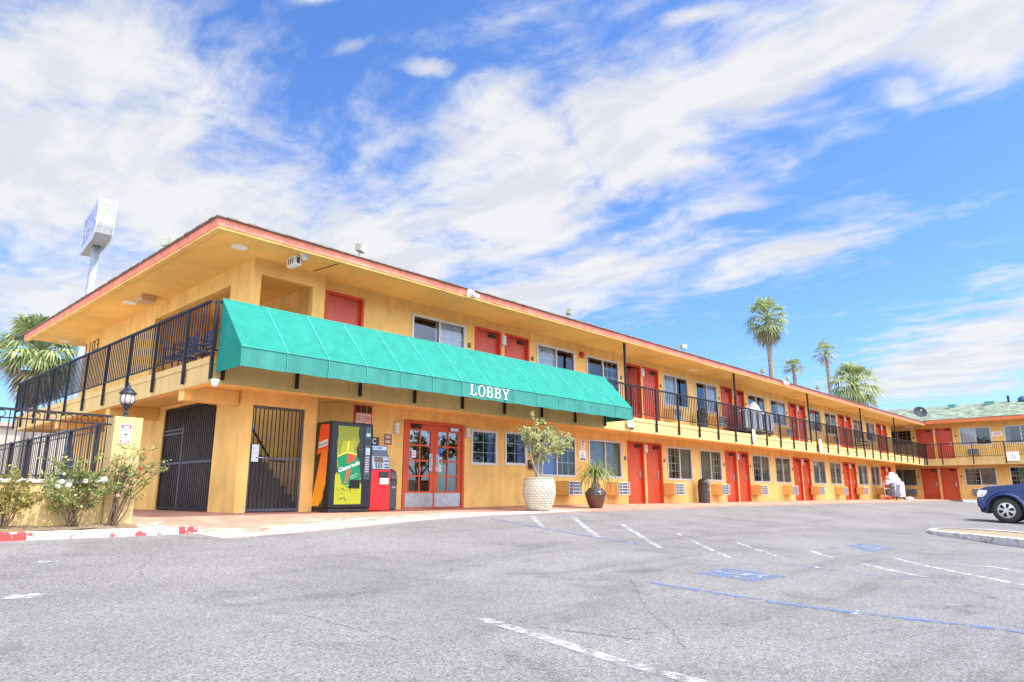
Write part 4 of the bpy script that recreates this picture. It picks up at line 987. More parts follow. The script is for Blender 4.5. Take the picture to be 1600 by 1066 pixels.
misc('conduit', 'thin bent conduit running from the wall up under the awning', 'pipe', m, [ACTAN])

a, b = onZ(490, 424, TOP - .012), onZ(541, 408, TOP - .012)
misc('soffit_cable', 'thin dark cable across the soffit from the wall to the roof edge', 'cable', MB().tube([a, a.lerp(b, .5) + Vector((.02, 0, 0)), b], .008, 5), [mat('brown_cable', (.12, .07, .04), .7)])
# signs
TXT = mat('dark_print', (.06, .06, .07), .6); TXTG = mat('grey_print', (.30, .31, .34), .6)
def sign(name, label, x, z, w, h, y, draw, cat='sign', mats=None):
    m = MB().box(x, y - .012, z, x + w, y - .001, z + h); draw(m, x, y - .0125, z, w, h)
    return misc(name, label, cat, m, mats or [STICK_W, STICK_R, STICK_B, TXT, TXTG])
def bars(m, x0, x1, z0, z1, y, n, mi):
    for i in range(n):
        z = z0 + (z1 - z0) * (i + .25) / n; m.box(x0, y - .0015, z, x0 + (x1 - x0) * (1 - .25 * ((i * 37 % 5) / 5)), y, z + (z1 - z0) * .5 / n, mi)
# cash machine board above the vending machine
x, z = 8.38, 1.62
r = thing('cash_sign', 'red framed GET CASH ATM board on the wall above the vending machine', 'sign', (x, D, z))
build('board', MB().box(x, D - .03, z, x + .46, D - .001, z + .60), STICK_R, r, bevel=.004)
build('panel', MB().box(x + .035, D - .036, z + .01, x + .425, D - .0305, z + .42), mat('pink_panel', (.84, .60, .58), .5), r)
build('slotted_header', MB().box(x + .03, D - .036, z + .44, x + .43, D - .0305, z + .58), mat('brown_header', (.07, .04, .025), .7), r)
build('header_bars', MB().box(x + .14, D - .041, z + .44, x + .165, D - .0365, z + .58).box(x + .29, D - .041, z + .44, x + .315, D - .0365, z + .58), mat('wood_bar', (.40, .22, .08), .7), r)
build('lettering', MB().text('GET CASH', (x + .05, D - .0375, z + .275), (1, 0, 0), (0, 0, 1), .095, width=.35, off=.012).text('ATM', (x + .055, D - .0375, z + .06), (1, 0, 0), (0, 0, 1), .16, width=.34, off=.02).box(x + .045, D - .0375, z + .25, x + .415, D - .0365, z + .256), mat('sign_red_text', (.45, .03, .04), .6), r)
def plaque(m, x, y, z, w, h):
    bars(m, x + .03, x + w - .03, z + h * .62, z + h - .03, y, 3, 1); bars(m, x + .03, x + w - .03, z + .03, z + h * .45, y, 3, 1)
sign('wall_plaque', 'brown rounded plaque of small white print left of the lobby doors', 9.20, 1.41, .20, .23, D, plaque, mats=[mat('brown_plaque', (.26, .12, .085), .6), STICK_W])
sign('wall_sign', 'blue notice on the wall behind the white pot tree', 13.98, 1.45, .27, .24, D, lambda m, x, y, z, w, h: bars(m, x + .04, x + w - .04, z + .03, z + h - .03, y, 4, 0), mats=[STICK_B, STICK_B])
def noparking(m, x, y, z, w, h):
    m.box(x + .02, y - .0015, z + h * .80, x + w - .02, y, z + h * .95, 1)
    c = (x + w / 2, z + h * .52)
    o = [(c[0] + .062 * math.cos(k * .4488), y - .001, c[1] + .062 * math.sin(k * .4488)) for k in range(14)]; i_ = [(c[0] + .045 * math.cos(k * .4488), y - .001, c[1] + .045 * math.sin(k * .4488)) for k in range(14)]
    m.add(o + i_, [(k, (k + 1) % 14, 14 + (k + 1) % 14, 14 + k) for k in range(14)], 1)
    m.text('P', (c[0] - .025, y - .001, c[1] - .035), (1, 0, 0), (0, 0, 1), .07, 3, off=.01); bars(m, x + .03, x + w - .03, z + .03, z + h * .25, y, 2, 1)
sign('wall_sign', 'small white no parking sign with red marks, above another sign left of the blinds window', 16.32, 1.64, .20, .26, D, noparking)
def isa_sign(m, x, y, z, w, h):
    m.box(x + .02, y - .0015, z + .02, x + w - .02, y, z + .07, 3); bars(m, x + .04, x + w - .04, z + .09, z + .16, y, 2, 4)
    c = (x + w * .48, z + h * .62); o = [(c[0] + .05 * math.cos(k * .3 + 2.2), y - .001, c[1] + .05 * math.sin(k * .3 + 2.2)) for k in range(14)]; i_ = [(c[0] + .036 * math.cos(k * .3 + 2.2), y - .001, c[1] + .036 * math.sin(k * .3 + 2.2)) for k in range(14)]
    m.add(o + i_, [(k, k + 1, 15 + k, 14 + k) for k in range(13)], 4); m.box(c[0] - .014, y - .001, c[1] - .01, c[0] + .002, y, c[1] + .07, 4); m.box(c[0] - .01, y - .001, c[1] + .0, c[0] + .05, y, c[1] + .014, 4)
sign('wall_sign', 'square white wheelchair sign, the lower of two left of the blinds window', 16.24, 1.30, .32, .31, D, isa_sign)
r = thing('mail_box', 'dark slanted drop box on the wall beneath the blue notice', 'mail box', (13.98, D, 1.0))
build('box', MB().prism([(13.98, D - .001, 1.0), (13.98, D - .10, 1.0), (13.98, D - .16, 1.14), (13.98, D - .001, 1.22)], (.30, 0, 0)), SLATE, r, bevel=.008); build('lid', MB().prism([(13.97, D - .001, 1.223), (13.97, D - .17, 1.143), (13.97, D - .17, 1.158), (13.97, D - .001, 1.24)], (.32, 0, 0)), PLUM, r)
# notices hung on the balcony edge
for k, (px, py, w, h, l) in enumerate(((985, 661, .30, .24, 'small white notice on the balcony edge below the right end of the awning'), (1178, 681, .24, .50, 'tall white notice on the balcony edge below the upper linen cart'), (1282, 696, .28, .55, 'white notice on the balcony edge right of the upper linen cart'))):
    p = onY(px, py, RY - .08)
    sign('notice_board', l, p.x - w / 2, p.z - h / 2, w, h, RY - .075, lambda m, x, y, z, w, h: bars(m, x + .03, x + w - .03, z + .04, z + h - .04, y, 5, 4))
p = onX(1583, 713, WE - .08); m = MB().box(WE - .09, p.y - .32, p.z - .28, WE - .078, p.y + .32, p.z + .28)
o = [(WE - .0915, p.y - .02 + .13 * math.cos(k * .3 + 2.2), p.z - .04 + .13 * math.sin(k * .3 + 2.2)) for k in range(15)]; i_ = [(WE - .0915, p.y - .02 + .10 * math.cos(k * .3 + 2.2), p.z - .04 + .10 * math.sin(k * .3 + 2.2)) for k in range(15)]
m.add(o + i_, [(k, k + 1, 16 + k, 15 + k) for k in range(14)], 1).box(WE - .0925, p.y - .01, p.z - .03, WE - .0905, p.y + .03, p.z + .18, 1).box(WE - .0925, p.y - .12, p.z - .03, WE - .0905, p.y + .02, p.z + .0, 1)
misc('notice_board', 'white notice on the far wing balcony edge above the blue truck', 'sign', m, [STICK_W, TXTG])
for px, py, l in ((1321, 715, ''), (889 + 430, 0, '')): pass
p = onX(1558, 678, WX); misc('wall_sign', 'small pale notice between the far wing upper windows', 'sign', MB().box(WX - .012, p.y - .28, p.z - .14, WX - .001, p.y + .28, p.z + .14).box(WX - .0135, p.y - .2, p.z - .05, WX - .0125, p.y + .2, p.z - .01, 1).box(WX - .0135, p.y - .2, p.z + .03, WX - .0125, p.y + .2, p.z + .07, 1), [STICK_W, STICK_R])
p = onX(1418, 664, 51.6); misc('exit_light', 'small pinkish light fixture under the eave where the wings meet', 'ceiling light', MB().box(51.5, p.y - .3, 4.64, 51.7, p.y + .3, 4.818), [mat('pinkish_box', (.72, .45, .38), .5)], bevel=.01)

# ------------------------------------------------------------------ vending machine, cash machine, bins
vx0, vx1, vy0, vy1, vz = 7.35, 8.31, 11.66, 12.36, 1.73
zb = g(7.8, 11.9) + .02
v = thing('vending_machine', 'black drinks vending machine with a yellow bottle front and orange bolt side', 'vending machine', (vx0, vy0, zb))
BLK = mat('vending_black', (.012, .012, .016), .25, var=.2, spec=.5)
build('cabinet', MB().box(vx0, vy0 + .05, zb + .06, vx1, vy1, zb + vz), BLK, v, bevel=.012)
build('base', MB().box(vx0 + .02, vy0 + .04, zb, vx1 - .02, vy1 - .03, zb + .058), PLUM, v)
df = build('door_frame', MB().box(vx0, vy0, zb + .07, vx1, vy0 + .049, zb + vz - .004), mat('vending_slate', (.012, .015, .021), .3, var=.15), v, bevel=.02)
# bolt down the side (a printed panel, with its colour running from orange to yellow)
def bolt_mat():
    m = bpy.data.materials.new('bolt_print'); m.use_nodes = True; nt = m.node_tree; b = nt.nodes['Principled BSDF']; b.inputs['Roughness'].default_value = .35
    ge = nt.nodes.new('ShaderNodeNewGeometry'); sp = nt.nodes.new('ShaderNodeSeparateXYZ'); nt.links.new(ge.outputs['Position'], sp.inputs[0])
    mr = nt.nodes.new('ShaderNodeMapRange'); nt.links.new(sp.outputs[2], mr.inputs[0]); mr.inputs[1].default_value = .1; mr.inputs[2].default_value = 1.45
    mx = nt.nodes.new('ShaderNodeMix'); mx.data_type = 'RGBA'; nt.links.new(mr.outputs[0], mx.inputs['Factor']); mx.inputs['A'].default_value = (.95, .42, .02, 1); mx.inputs['B'].default_value = (.88, .07, .015, 1)
    nt.links.new(mx.outputs['Result'], b.inputs['Base Color']); return m
BOLT = bolt_mat()
def S(u, w): return (vx0 - .0025, vy1 - (vy1 - vy0) * u, zb + vz * w)     # side face: u from the back to the front
m = MB().poly([S(.40, .97), S(.86, .97), S(.80, .30), S(.52, .06), S(.10, .06), S(.50, .655), S(.28, .63), S(.34, .75), S(.31, .75)]).poly([S(.72, .21), S(.66, .12), S(.58, .07), S(.64, .17)])
bs = build('side_print', m, BOLT, v)
LG = mat('label_green', (.0, .28, .10), .35); LIME = mat('lime_print', (.46, .47, .015), .35, var=.2, scale=25); LIMED = mat('dark_lime_print', (.30, .32, .02), .4, var=.4, scale=40)
m = MB().poly([(vx0 - .005,) + S(.34, .70)[1:], (vx0 - .005,) + S(.82, .735)[1:], (vx0 - .005,) + S(.80, .80)[1:], (vx0 - .005,) + S(.36, .765)[1:]])
m.poly([(vx0 - .0065,) + S(.36, .685)[1:], (vx0 - .0065,) + S(.78, .714)[1:], (vx0 - .0065,) + S(.78, .722)[1:], (vx0 - .0065,) + S(.36, .694)[1:]], 1)
a = Vector(S(.38, .715)); b = Vector(S(.79, .746)); m.text('Gatorade', (vx0 - .0075, a.y, a.z), (0, b.y - a.y, b.z - a.z), (0, -.1, 1), .07, 2, width=abs(b.y - a.y), off=.01)
build('side_label', m, [STICK_W, STICK_R, LG], v)
# front picture
fx0, fx1, fz0, fz1 = vx0 + .11, vx0 + .72, zb + .14, zb + 1.66; FY = vy0 - .003
def Pf(u, w, l=0): return (fx0 + (fx1 - fx0) * u, FY - l * .0012, fz0 + (fz1 - fz0) * w)
panel = build('front_panel', MB().box(fx0, FY, fz0, fx1, vy0 - .0005, fz1), mat('panel_dark', (.035, .04, .04), .25, var=.5, scale=6), v)
m = MB()
def splash(cx, cw, rx, rw, n, l, mi, jag=.25):
    m.poly([Pf(min(max(cx + rx * (1 + rnd.uniform(-jag, jag)) * math.cos(2 * math.pi * i / n), 0), 1), min(max(cw + rw * (1 + rnd.uniform(-jag, jag)) * math.sin(2 * math.pi * i / n), 0), 1), l) for i in range(n)], mi)
m.poly([Pf(0, 0, 1), Pf(1, 0, 1), Pf(1, .24, 1), Pf(.92, .30, 1), Pf(.8, .235, 1), Pf(.62, .20, 1), Pf(.4, .215, 1), Pf(.28, .29, 1), Pf(.14, .33, 1), Pf(.06, .40, 1), Pf(0, .37, 1)], 0)
for i in range(26): splash(rnd.uniform(0.02, .95), rnd.choice((rnd.uniform(.3, .42), rnd.uniform(.74, .97))), rnd.uniform(.008, .035), rnd.uniform(.005, .018), 7, 2, 0, .5)
m.poly([Pf(.02, .99, 1), Pf(.05, .86, 1), Pf(.0, .75, 1), Pf(.1, .8, 1), Pf(.16, .76, 1), Pf(.3, .83, 1), Pf(.62, .80, 1), Pf(.78, .72, 1), Pf(.86, .80, 1), Pf(.8, .9, 1), Pf(.82, .99, 1)], 1)
for i in range(20): splash(rnd.uniform(0.05, .85), rnd.uniform(.05, .20), rnd.uniform(.01, .05), rnd.uniform(.004, .02), 7, 2, 1, .5)
bt = [(.16, .32), (.10, .50), (.08, .66), (.09, .78), (.20, .86), (.36, .87), (.62, .86), (.70, .78), (.73, .66), (.82, .50), (.92, .32), (.80, .26), (.45, .22), (.28, .25)]
def Pb(u, w, l): return Pf(.5 + (u - .5) * 1.12, w, l)
m.poly([Pb(u, w, 3) for u, w in bt], 0)
m.poly([Pb(u, w, 3.5) for u, w in [(.10, .66), (.11, .78), (.22, .855), (.27, .80), (.20, .70), (.18, .60)]], 1).poly([Pb(u, w, 3.5) for u, w in [(.66, .80), (.71, .66), (.74, .63), (.66, .64), (.62, .78)]], 1).poly([Pb(u, w, 3.6) for u, w in [(.40, .68), (.46, .68), (.47, .80), (.42, .80)]], 2)
m.poly([Pb(u, w, 4) for u, w in [(.12, .605), (.40, .665), (.74, .64), (.74, .62), (.40, .645), (.11, .585)]], 2); m.poly([Pb(u, w, 4) for u, w in [(.18, .86), (.36, .875), (.62, .865), (.6, .81), (.36, .80), (.2, .81)]], 1)
m.poly([Pb(u, w, 4) for u, w in [(.09, .585), (.40, .645), (.755, .62), (.86, .45), (.91, .325), (.74, .27), (.44, .235), (.28, .25), (.20, .37)]], 3)
m.poly([Pb(u, w, 5) for u, w in [(.42, .645), (.70, .625), (.66, .50), (.56, .43), (.44, .27), (.36, .26), (.44, .44), (.36, .44), (.44, .54)]], 4)
m.poly([Pb(u, w, 6) for u, w in [(.14, .375), (.86, .49), (.84, .555), (.80, .575), (.10, .45)]], 3)
a = Vector(Pb(.15, .392, 7)); b = Vector(Pb(.85, .507, 7)); m.text('Gatorade', a, b - a, (0, 0, 1), .085, 5, width=(b - a).length, off=.03)
a = Vector(Pf(.56, .335, 7)); b = Vector(Pf(.82, .385, 7)); m.text('thirst', a, b - a, (0, 0, 1), .03, 5, width=(b - a).length).text('quencher', a - Vector((0, 0, .05)), b - a, (0, 0, 1), .03, 5, width=(b - a).length)
build('front_print', m, [LIME, LIMED, mat('yellow_print', (.80, .78, .10), .35), LG, mat('bolt_red', (.80, .09, .02), .35), STICK_W], v)
m = MB().box(fx0 + .33, FY - .02, fz0 + .315, fx0 + .56, FY - .0095, fz0 + .455)
build('delivery_slot', m, mat('slot_black', (.006, .006, .007), .6), v); build('slot_rim', MB().box(fx0 + .315, FY - .015, fz0 + .30, fx0 + .575, FY - .009, fz0 + .3145).box(fx0 + .315, FY - .015, fz0 + .4555, fx0 + .575, FY - .009, fz0 + .47), PLUM, v)
cx0, cx1 = vx0 + .765, vx0 + .90
build('control_panel', MB().box(cx0, FY - .004, zb + .62, cx1, vy0 - .0005, zb + 1.66), mat('control_slate', (.075, .11, .13), .35, var=.1), v, bevel=.004)
m = MB().box(cx0 + .02, FY - .012, zb + 1.30, cx1 - .02, FY - .0045, zb + 1.42).box(cx0 + .03, FY - .012, zb + .66, cx1 - .03, FY - .0045, zb + .70)
build('coin_slot', m, PLUM, v)
m = MB().box(cx0 + .02, FY - .010, zb + 1.47, cx1 - .02, FY - .0045, zb + 1.53).box(cx0 + .015, FY - .014, zb + 1.10, cx1 - .02, FY - .0045, zb + 1.24)
build('bill_reader', m, STEEL, v)
for i in range(7): build('selection_button', MB().box(cx0 + .02, FY - .012, zb + .76 + i * .046, cx1 - .03, FY - .0045, zb + .79 + i * .046), mat('button_grey', (.42, .42, .40), .4), v)

# cash machine
mx0, mx1, my0, my1 = 8.42, 8.93, 11.86, 12.42; zb = g(8.7, 12) + .02
a_ = thing('cash_machine', 'red based cash machine with grey console between vending machine and bin', 'cash machine', (mx0, my0, zb))
REDC = mat('cash_red', (.78, .012, .015), .35, var=.06, spec=.5); CON = mat('console_grey', (.16, .19, .26), .4, var=.1)
build('pedestal', MB().box(mx0, my0, zb, mx1, my1, zb + .82), REDC, a_, bevel=.012)
m = MB().prism([(mx0 + .01, my1 - .01, zb + .825), (mx0 + .01, my0 - .02, zb + .825), (mx0 + .01, my0 + .05, zb + 1.10), (mx0 + .01, my0 + .12, zb + 1.22), (mx0 + .01, my0 + .12, zb + 1.33), (mx0 + .01, my1 - .01, zb + 1.33)], (mx1 - mx0 - .02, 0, 0))
cs = build('console', m, CON, a_, bevel=.015)
def Ps(u, w, l): return Vector((mx0 + .03 + (mx1 - mx0 - .06) * u, my0 - .02 + .07 * w - .0045 - l * .002, zb + .83 + .265 * w + .001))
def pq(u0, u1, w0, w1, l, mi=0, mb=None): mb.quad(Ps(u0, w0, l), Ps(u1, w0, l), Ps(u1, w1, l), Ps(u0, w1, l), mi)
m = MB(); pq(.02, .98, .02, 1.0, 0, 0, m); build('fascia_plate', m, mat('atm_silver', (.34, .36, .40), .35, .4), a_)
m = MB(); pq(.16, .66, .52, .96, 1, 0, m); build('screen', m, mat('atm_screen', (.10, .055, .03), .15), a_)
m = MB()
for i in range(4):
    for j in range(3): pq(.18 + j * .14, .28 + j * .14, .06 + i * .11, .14 + i * .11, 1, 0, m)
pq(.68, .94, .10, .22, 1, 0, m); pq(.68, .94, .34, .42, 1, 0, m); pq(.72, .94, .60, .72, 1, 0, m); build('keypad', m, PLUM, a_)
m = MB().box(mx0 + .03, my0 + .112, zb + 1.235, mx1 - .05, my0 + .1185, zb + 1.315, 0).text('ATM', (mx0 + .10, my0 + .110, zb + 1.25), (1, 0, 0), (0, 0, 1), .05, 1, width=.24, off=.02)
build('header', m, [mat('atm_header', (.55, .70, .90), .4), STICK_B], a_)
build('topper', MB().box(mx0 + .03, my0 + .15, zb + 1.335, mx0 + .30, my1 - .1, zb + 1.50), PLUM, a_, bevel=.01)
build('topper_mark', MB().text('C', (mx0 + .12, my0 + .148, zb + 1.36), (1, 0, 0), (0, 0, 1), .11, width=.09, off=.01), STICK_W, a_)
build('cash_tray', MB().box(mx0 + .22, my0 - .02, zb + .66, mx1 - .06, my0 - .001, zb + .78), PLUM, a_, bevel=.005)
build('receipt_notice', MB().box(mx0 + .24, my0 - .009, zb + .53, mx1 - .05, my0 - .001, zb + .655).box(mx0 + .26, my0 - .011, zb + .55, mx1 - .07, my0 - .0095, zb + .562, 1).box(mx0 + .26, my0 - .011, zb + .58, mx1 - .07, my0 - .0095, zb + .592, 1), [STICK_W, TXTG], a_)

def bin_(name, label, x, y, z, r, h, m1, face=-1.57):
    t = thing(name, label, 'trash can', (x, y, z))
    build('body', MB().lathe([(r * .9, .02), (r * .92, 0), (r, h * .03), (r, h * .62), (r * 1.04, h * .64), (r * 1.04, h * .70), (r * 1.0, h * .71)], (x, y, z), 24), m1, t, smooth=False)
    build('dome_lid', MB().lathe([(r * 1.0, h * .712), (r * .99, h * .82), (r * .92, h * .90), (r * .72, h * .96), (r * .4, h * .99), (.01, h)], (x, y, z), 24), m1, t, smooth=True)
    build('flap', MB().box(x - r * .5, y - r * 1.04, z + h * .74, x + r * .5, y - r * .80, z + h * .86), mat('flap_grey', (.12, .12, .13), .4), t, bevel=.015)
    build('badge', MB().lathe([(.001, 0), (r * .14, .0)], (0, 0, 0), 10).box(x - r * .25, y - r * 1.02, z + h * .1, x + r * .25, y - r * .995, z + h * .14) if False else MB().box(x - r * .3, y - r * 1.03, z + h * .52, x + r * .3, y - r * .96, z + h * .56), mat('badge_grey', (.3, .3, .3), .4), t)
    return t
bin_('trash_can', 'slate domed trash can between the cash machine and the lobby doors', 9.16, 12.22, g(9.1, 12.2) + .02, .175, .86, SLATE)
bin_('trash_can', 'brown domed trash can against the lower wall between two windows', 23.05, 12.15, g(23, 12.1) + .035, .205, .86, mat('brown_plastic', (.05, .038, .035), .45, var=.25, scale=8))
bx = onY(1101, 650, 12.0).x; bin_('trash_can', 'dark trash can on the upper walkway behind the balcony bars', bx, 12.1, FL, .2, .84, PLUM)

# ------------------------------------------------------------------ low wall, pillar, lamp and fences by the rose bed
WALLY = mat('pale_yellow_wall', (.62, .435, .19), .9, var=.12, scale=3, bump=.35, bscale=60, streak=.08, spec=.15)
lw = thing('low_wall', 'low yellow garden wall with white cap behind the roses', 'wall', (-7, 10.45, -.08))
build('wall_body', MB().box(-7, 10.45, -.12, 3.13, 10.62, .475), WALLY, lw)
build('wall_cap', MB().box(-7, 10.43, .476, 3.13, 10.64, .525), mat('white_cap', (.74, .72, .68), .8, var=.2, scale=6), lw, bevel=.01)
pl_ = thing('gate_pillar', 'square yellow pillar at the end of the garden fence, carrying a lantern', 'pillar', (3.32, 10.6, -.07))
build('shaft', MB().box(3.135, 10.41, -.12, 3.50, 10.78, 1.385), WALLY, pl_, bevel=.012)
ps = thing('pillar_sign', 'white and red warning sign with a dark bird mark on the yellow pillar', 'sign', (3.3, 10.405, 1.0))
build('plate', MB().box(3.215, 10.400, 1.02, 3.355, 10.408, 1.285), STICK_W, ps)
m = MB().box(3.222, 10.3985, 1.225, 3.348, 10.3995, 1.275, 0).box(3.222, 10.3985, 1.03, 3.348, 10.3995, 1.062, 0)
m.box(3.245, 10.397, 1.24, 3.325, 10.398, 1.258, 1).box(3.24, 10.397, 1.041, 3.33, 10.398, 1.051, 1)
m.poly([(3.262, 10.398, 1.14), (3.285, 10.398, 1.128), (3.305, 10.398, 1.135), (3.313, 10.398, 1.16), (3.305, 10.398, 1.178), (3.298, 10.398, 1.155), (3.28, 10.398, 1.158), (3.265, 10.398, 1.152)], 2).box(3.24, 10.398, 1.085, 3.33, 10.399, 1.092, 3).box(3.25, 10.398, 1.10, 3.32, 10.399, 1.106, 3)
build('print', m, [STICK_R, STICK_W, mat('navy_mark', (.02, .10, .20), .5), TXTG], ps)
LX, LY, LZ = 3.315, 10.6, 1.385
la = thing('lantern', 'black globe lantern with a finial on top of the yellow pillar', 'lamp', (LX, LY, LZ))
LANT = mat('lantern_iron', (.035, .04, .055), .4, .4, var=.3)
build('stand', MB().lathe([(0.0440, 0), (0.0480, .012), (0.0304, .03), (0.0256, .06), (0.0360, .075), (0.0240, .09), (0.0176, .11), (0.0240, .125), (0.0480, .14), (0.0600, .155), (0.0400, .17), (0.0680, .185), (0.0800, .192), (0.0720, .2)], (LX, LY, LZ), 18), LANT, la, smooth=True)
build('globe', MB().lathe([(0.0680, .20), (0.0896, .235), (0.0944, .27), (0.0896, .31), (0.0784, .345)], (LX, LY, LZ), 20), mat('frosted_glass', (.62, .58, .50), .25, var=.15, scale=9), la, smooth=True)
m = MB()
for k in range(8):
    t = k * math.pi / 4 + .2; m.tube([(LX + r * math.cos(t), LY + r * math.sin(t), LZ + z) for r, z in ((0.0720, .198), (0.0928, .235), (0.0984, .27), (0.0936, .31), (0.0816, .348))], .005, 4)
build('cage', m, LANT, la)
build('cap', MB().lathe([(0.1136, .343), (0.1184, .35), (0.1080, .365), (0.0800, .395), (0.0520, .42), (0.0320, .43), (0.0360, .44), (0.0176, .452), (0.0224, .468), (0.0144, .485), (0.0032, .505)], (LX, LY, LZ), 18), LANT, la, smooth=True)
f1 = thing('garden_fence', 'dark iron fence with a row of rings on top of the low yellow wall', 'fence', (-7, 10.53, .525))
m = MB().box(-7, 10.515, 1.375, 3.134, 10.55, 1.405).box(-7, 10.52, 1.27, 3.134, 10.545, 1.288); m.box(-7, 10.52, .56, 3.134, 10.545, .58); build('rails', m, IRON, f1)
m = MB(); x = 3.08; k = 0
while x > -7:
    m.box(x - .006, 10.526, .53, x + .006, 10.538, 1.374 if k % 2 == 0 else 1.27); x -= .093; k += 1
build('bars', m, IRON, f1)
x = 3.08 - .093; m = MB(); m.tube([(x + .045 * math.cos(t * math.pi / 7), 10.532, 1.331 + .041 * math.sin(t * math.pi / 7)) for t in range(15)], .006, 5); ring0 = build('ring', m, IRON, f1)
for i in range(1, 22):
    c = ring0.copy(); COL.objects.link(c); c.parent = f1; c.location = ring0.location - Vector((.186 * i, 0, 0))
for i in range(4): build('post', MB().box(.6 - i * 2.4, 10.50, .53, .64 - i * 2.4, 10.56, 1.42), IRON, f1)
f2 = thing('pool_fence', 'black railed pool fence running back from the pillar beside the end gate', 'fence', (3.3, 10.8, 0))
m = MB().box(3.26, 10.8, 1.335, 3.30, 27, 1.36).box(3.27, 10.8, 1.25, 3.29, 27, 1.265).box(3.265, 10.8, .54, 3.295, 27, .56); build('rails', m, IRON, f2)
m = MB(); y = 10.86
while y < 27: m.box(3.275, y - .0055, .0, 3.286, y + .0055, 1.335); y += .125
build('bars', m, IRON, f2)
for i in range(12): build('post', MB().box(3.255, 11.6 + i * 1.35, -.03, 3.31, 11.66 + i * 1.35, 1.37), IRON, f2)

# ------------------------------------------------------------------ plants
def leaf_mat(name, a, b, tr=.3):
    m = bpy.data.materials.new(name); m.use_nodes = True; nt = m.node_tree; nd = nt.nodes; lk = nt.links; p = nd['Principled BSDF']; p.inputs['Roughness'].default_value = .5; p.inputs['Specular IOR Level'].default_value = .3
    g_ = nd.new('ShaderNodeNewGeometry'); mx = nd.new('ShaderNodeMix'); mx.data_type = 'RGBA'; lk.new(g_.outputs['Random Per Island'], mx.inputs['Factor']); mx.inputs['A'].default_value = (*a, 1); mx.inputs['B'].default_value = (*b, 1)
    lk.new(mx.outputs['Result'], p.inputs['Base Color'])
    t = nd.new('ShaderNodeBsdfTranslucent'); lk.new(mx.outputs['Result'], t.inputs[0]); ms = nd.new('ShaderNodeMixShader'); ms.inputs[0].default_value = tr
    lk.new(p.outputs[0], ms.inputs[1]); lk.new(t.outputs[0], ms.inputs[2]); lk.new(ms.outputs[0], nd['Material Output'].inputs[0]); return m
ROSE_L = leaf_mat('rose_leaf', (.085, .16, .035), (.46, .46, .17)); ROSE_D = leaf_mat('dry_leaf', (.22, .22, .05), (.40, .33, .10))
STEM = mat('rose_stem', (.13, .085, .05), .8, var=.3, scale=20); BARK = mat('grey_bark', (.33, .27, .22), .9, var=.3, scale=18, bump=.5)
PETAL_W = mat('white_petal', (.85, .82, .78), .6, var=.05); PETAL_P = mat('pink_petal', (.80, .40, .42), .6, var=.1); PETAL_R = mat('red_petal', (.65, .05, .04), .6)
def leaf(mb, p, d, s_, w=.55, mi=0):
    d = d.normalized(); u = d.cross(Vector((rnd.uniform(-1, 1), rnd.uniform(-1, 1), rnd.uniform(-1, 1)))).normalized(); n = d.cross(u)
    a = p + d * s_ * .45 + u * s_ * w * .5 + n * s_ * .06; b = p + d * s_; c = p + d * s_ * .45 - u * s_ * w * .5 + n * s_ * .06
    mb.add([p, a, b, c], [(0, 1, 2, 3)], mi)
def rv(): 
    while True:
        v = Vector((rnd.uniform(-1, 1), rnd.uniform(-1, 1), rnd.uniform(-1, 1)))
        if .05 < v.length < 1: return v.normalized()
def bush(name, label, base, tips, nleaf, lsize, lmat, blooms, cat='rose bush', stem_r=.0065, sub=4, spread=.16):
    """canes from the base to each tip, twigs off the canes, leaves along the twigs"""
    r = thing(name, label, cat, base); base = Vector(base); st = MB(); lf = MB(); ends = []
    for tp in tips:
        tp = Vector(tp); q = base + Vector((rnd.uniform(-.07, .07), rnd.uniform(-.05, .05), 0)); pts = [q]
        for i in range(1, 6):
            t = i / 5; pts.append(q.lerp(tp, t) + Vector((rnd.uniform(-.03, .03), rnd.uniform(-.03, .03), .10 * math.sin(math.pi * t))))
        st.tube(pts, [stem_r * (1.2 - .18 * i) for i in range(6)], 5)
        for k in range(sub):
            i = rnd.choice((2, 3, 3, 4, 4, 5)); p0 = pts[i]; d = rv(); d.z = abs(d.z) * .7; p1 = p0 + d * rnd.uniform(.5, 1.1) * spread * 1.6
            st.tube([p0, p0.lerp(p1, .5) + rv() * .015, p1], [stem_r * .45, stem_r * .35, stem_r * .2], 4); ends.append((p0, p1))
    for _ in range(nleaf):
        p0, p1 = rnd.choice(ends); p = p0.lerp(p1, rnd.uniform(.1, 1.1)) + rv() * rnd.uniform(0, spread * .32)
        d = rv() + Vector((0, 0, .2)); leaf(lf, p, d, lsize * rnd.uniform(.6, 1.25))
    build('stems', st, STEM, r); f = build('foliage', lf, lmat, r)
    for p, s_, m_ in blooms:
        b = MB()
        for i in range(26):
            d = rv(); u = d.orthogonal().normalized(); w = d.cross(u); c = Vector(p) + d * s_ * rnd.uniform(.35, .8)
            b.add([c - u * s_ * .45, c - w * s_ * .3 + d * s_ * .2, c + u * s_ * .45, c + w * s_ * .4 + d * s_ * .25], [(0, 1, 2, 3)])
        build('bloom', b, m_, r)
    return r
def pb(px, py, Y=10.24): return onY(px, py, Y)
def tips_(pts, Y=10.24, dy=.12): return [onY(px, py, Y + rnd.uniform(-dy, dy)) for px, py in pts]
b0 = pb(112, 822); b0.z = -.06
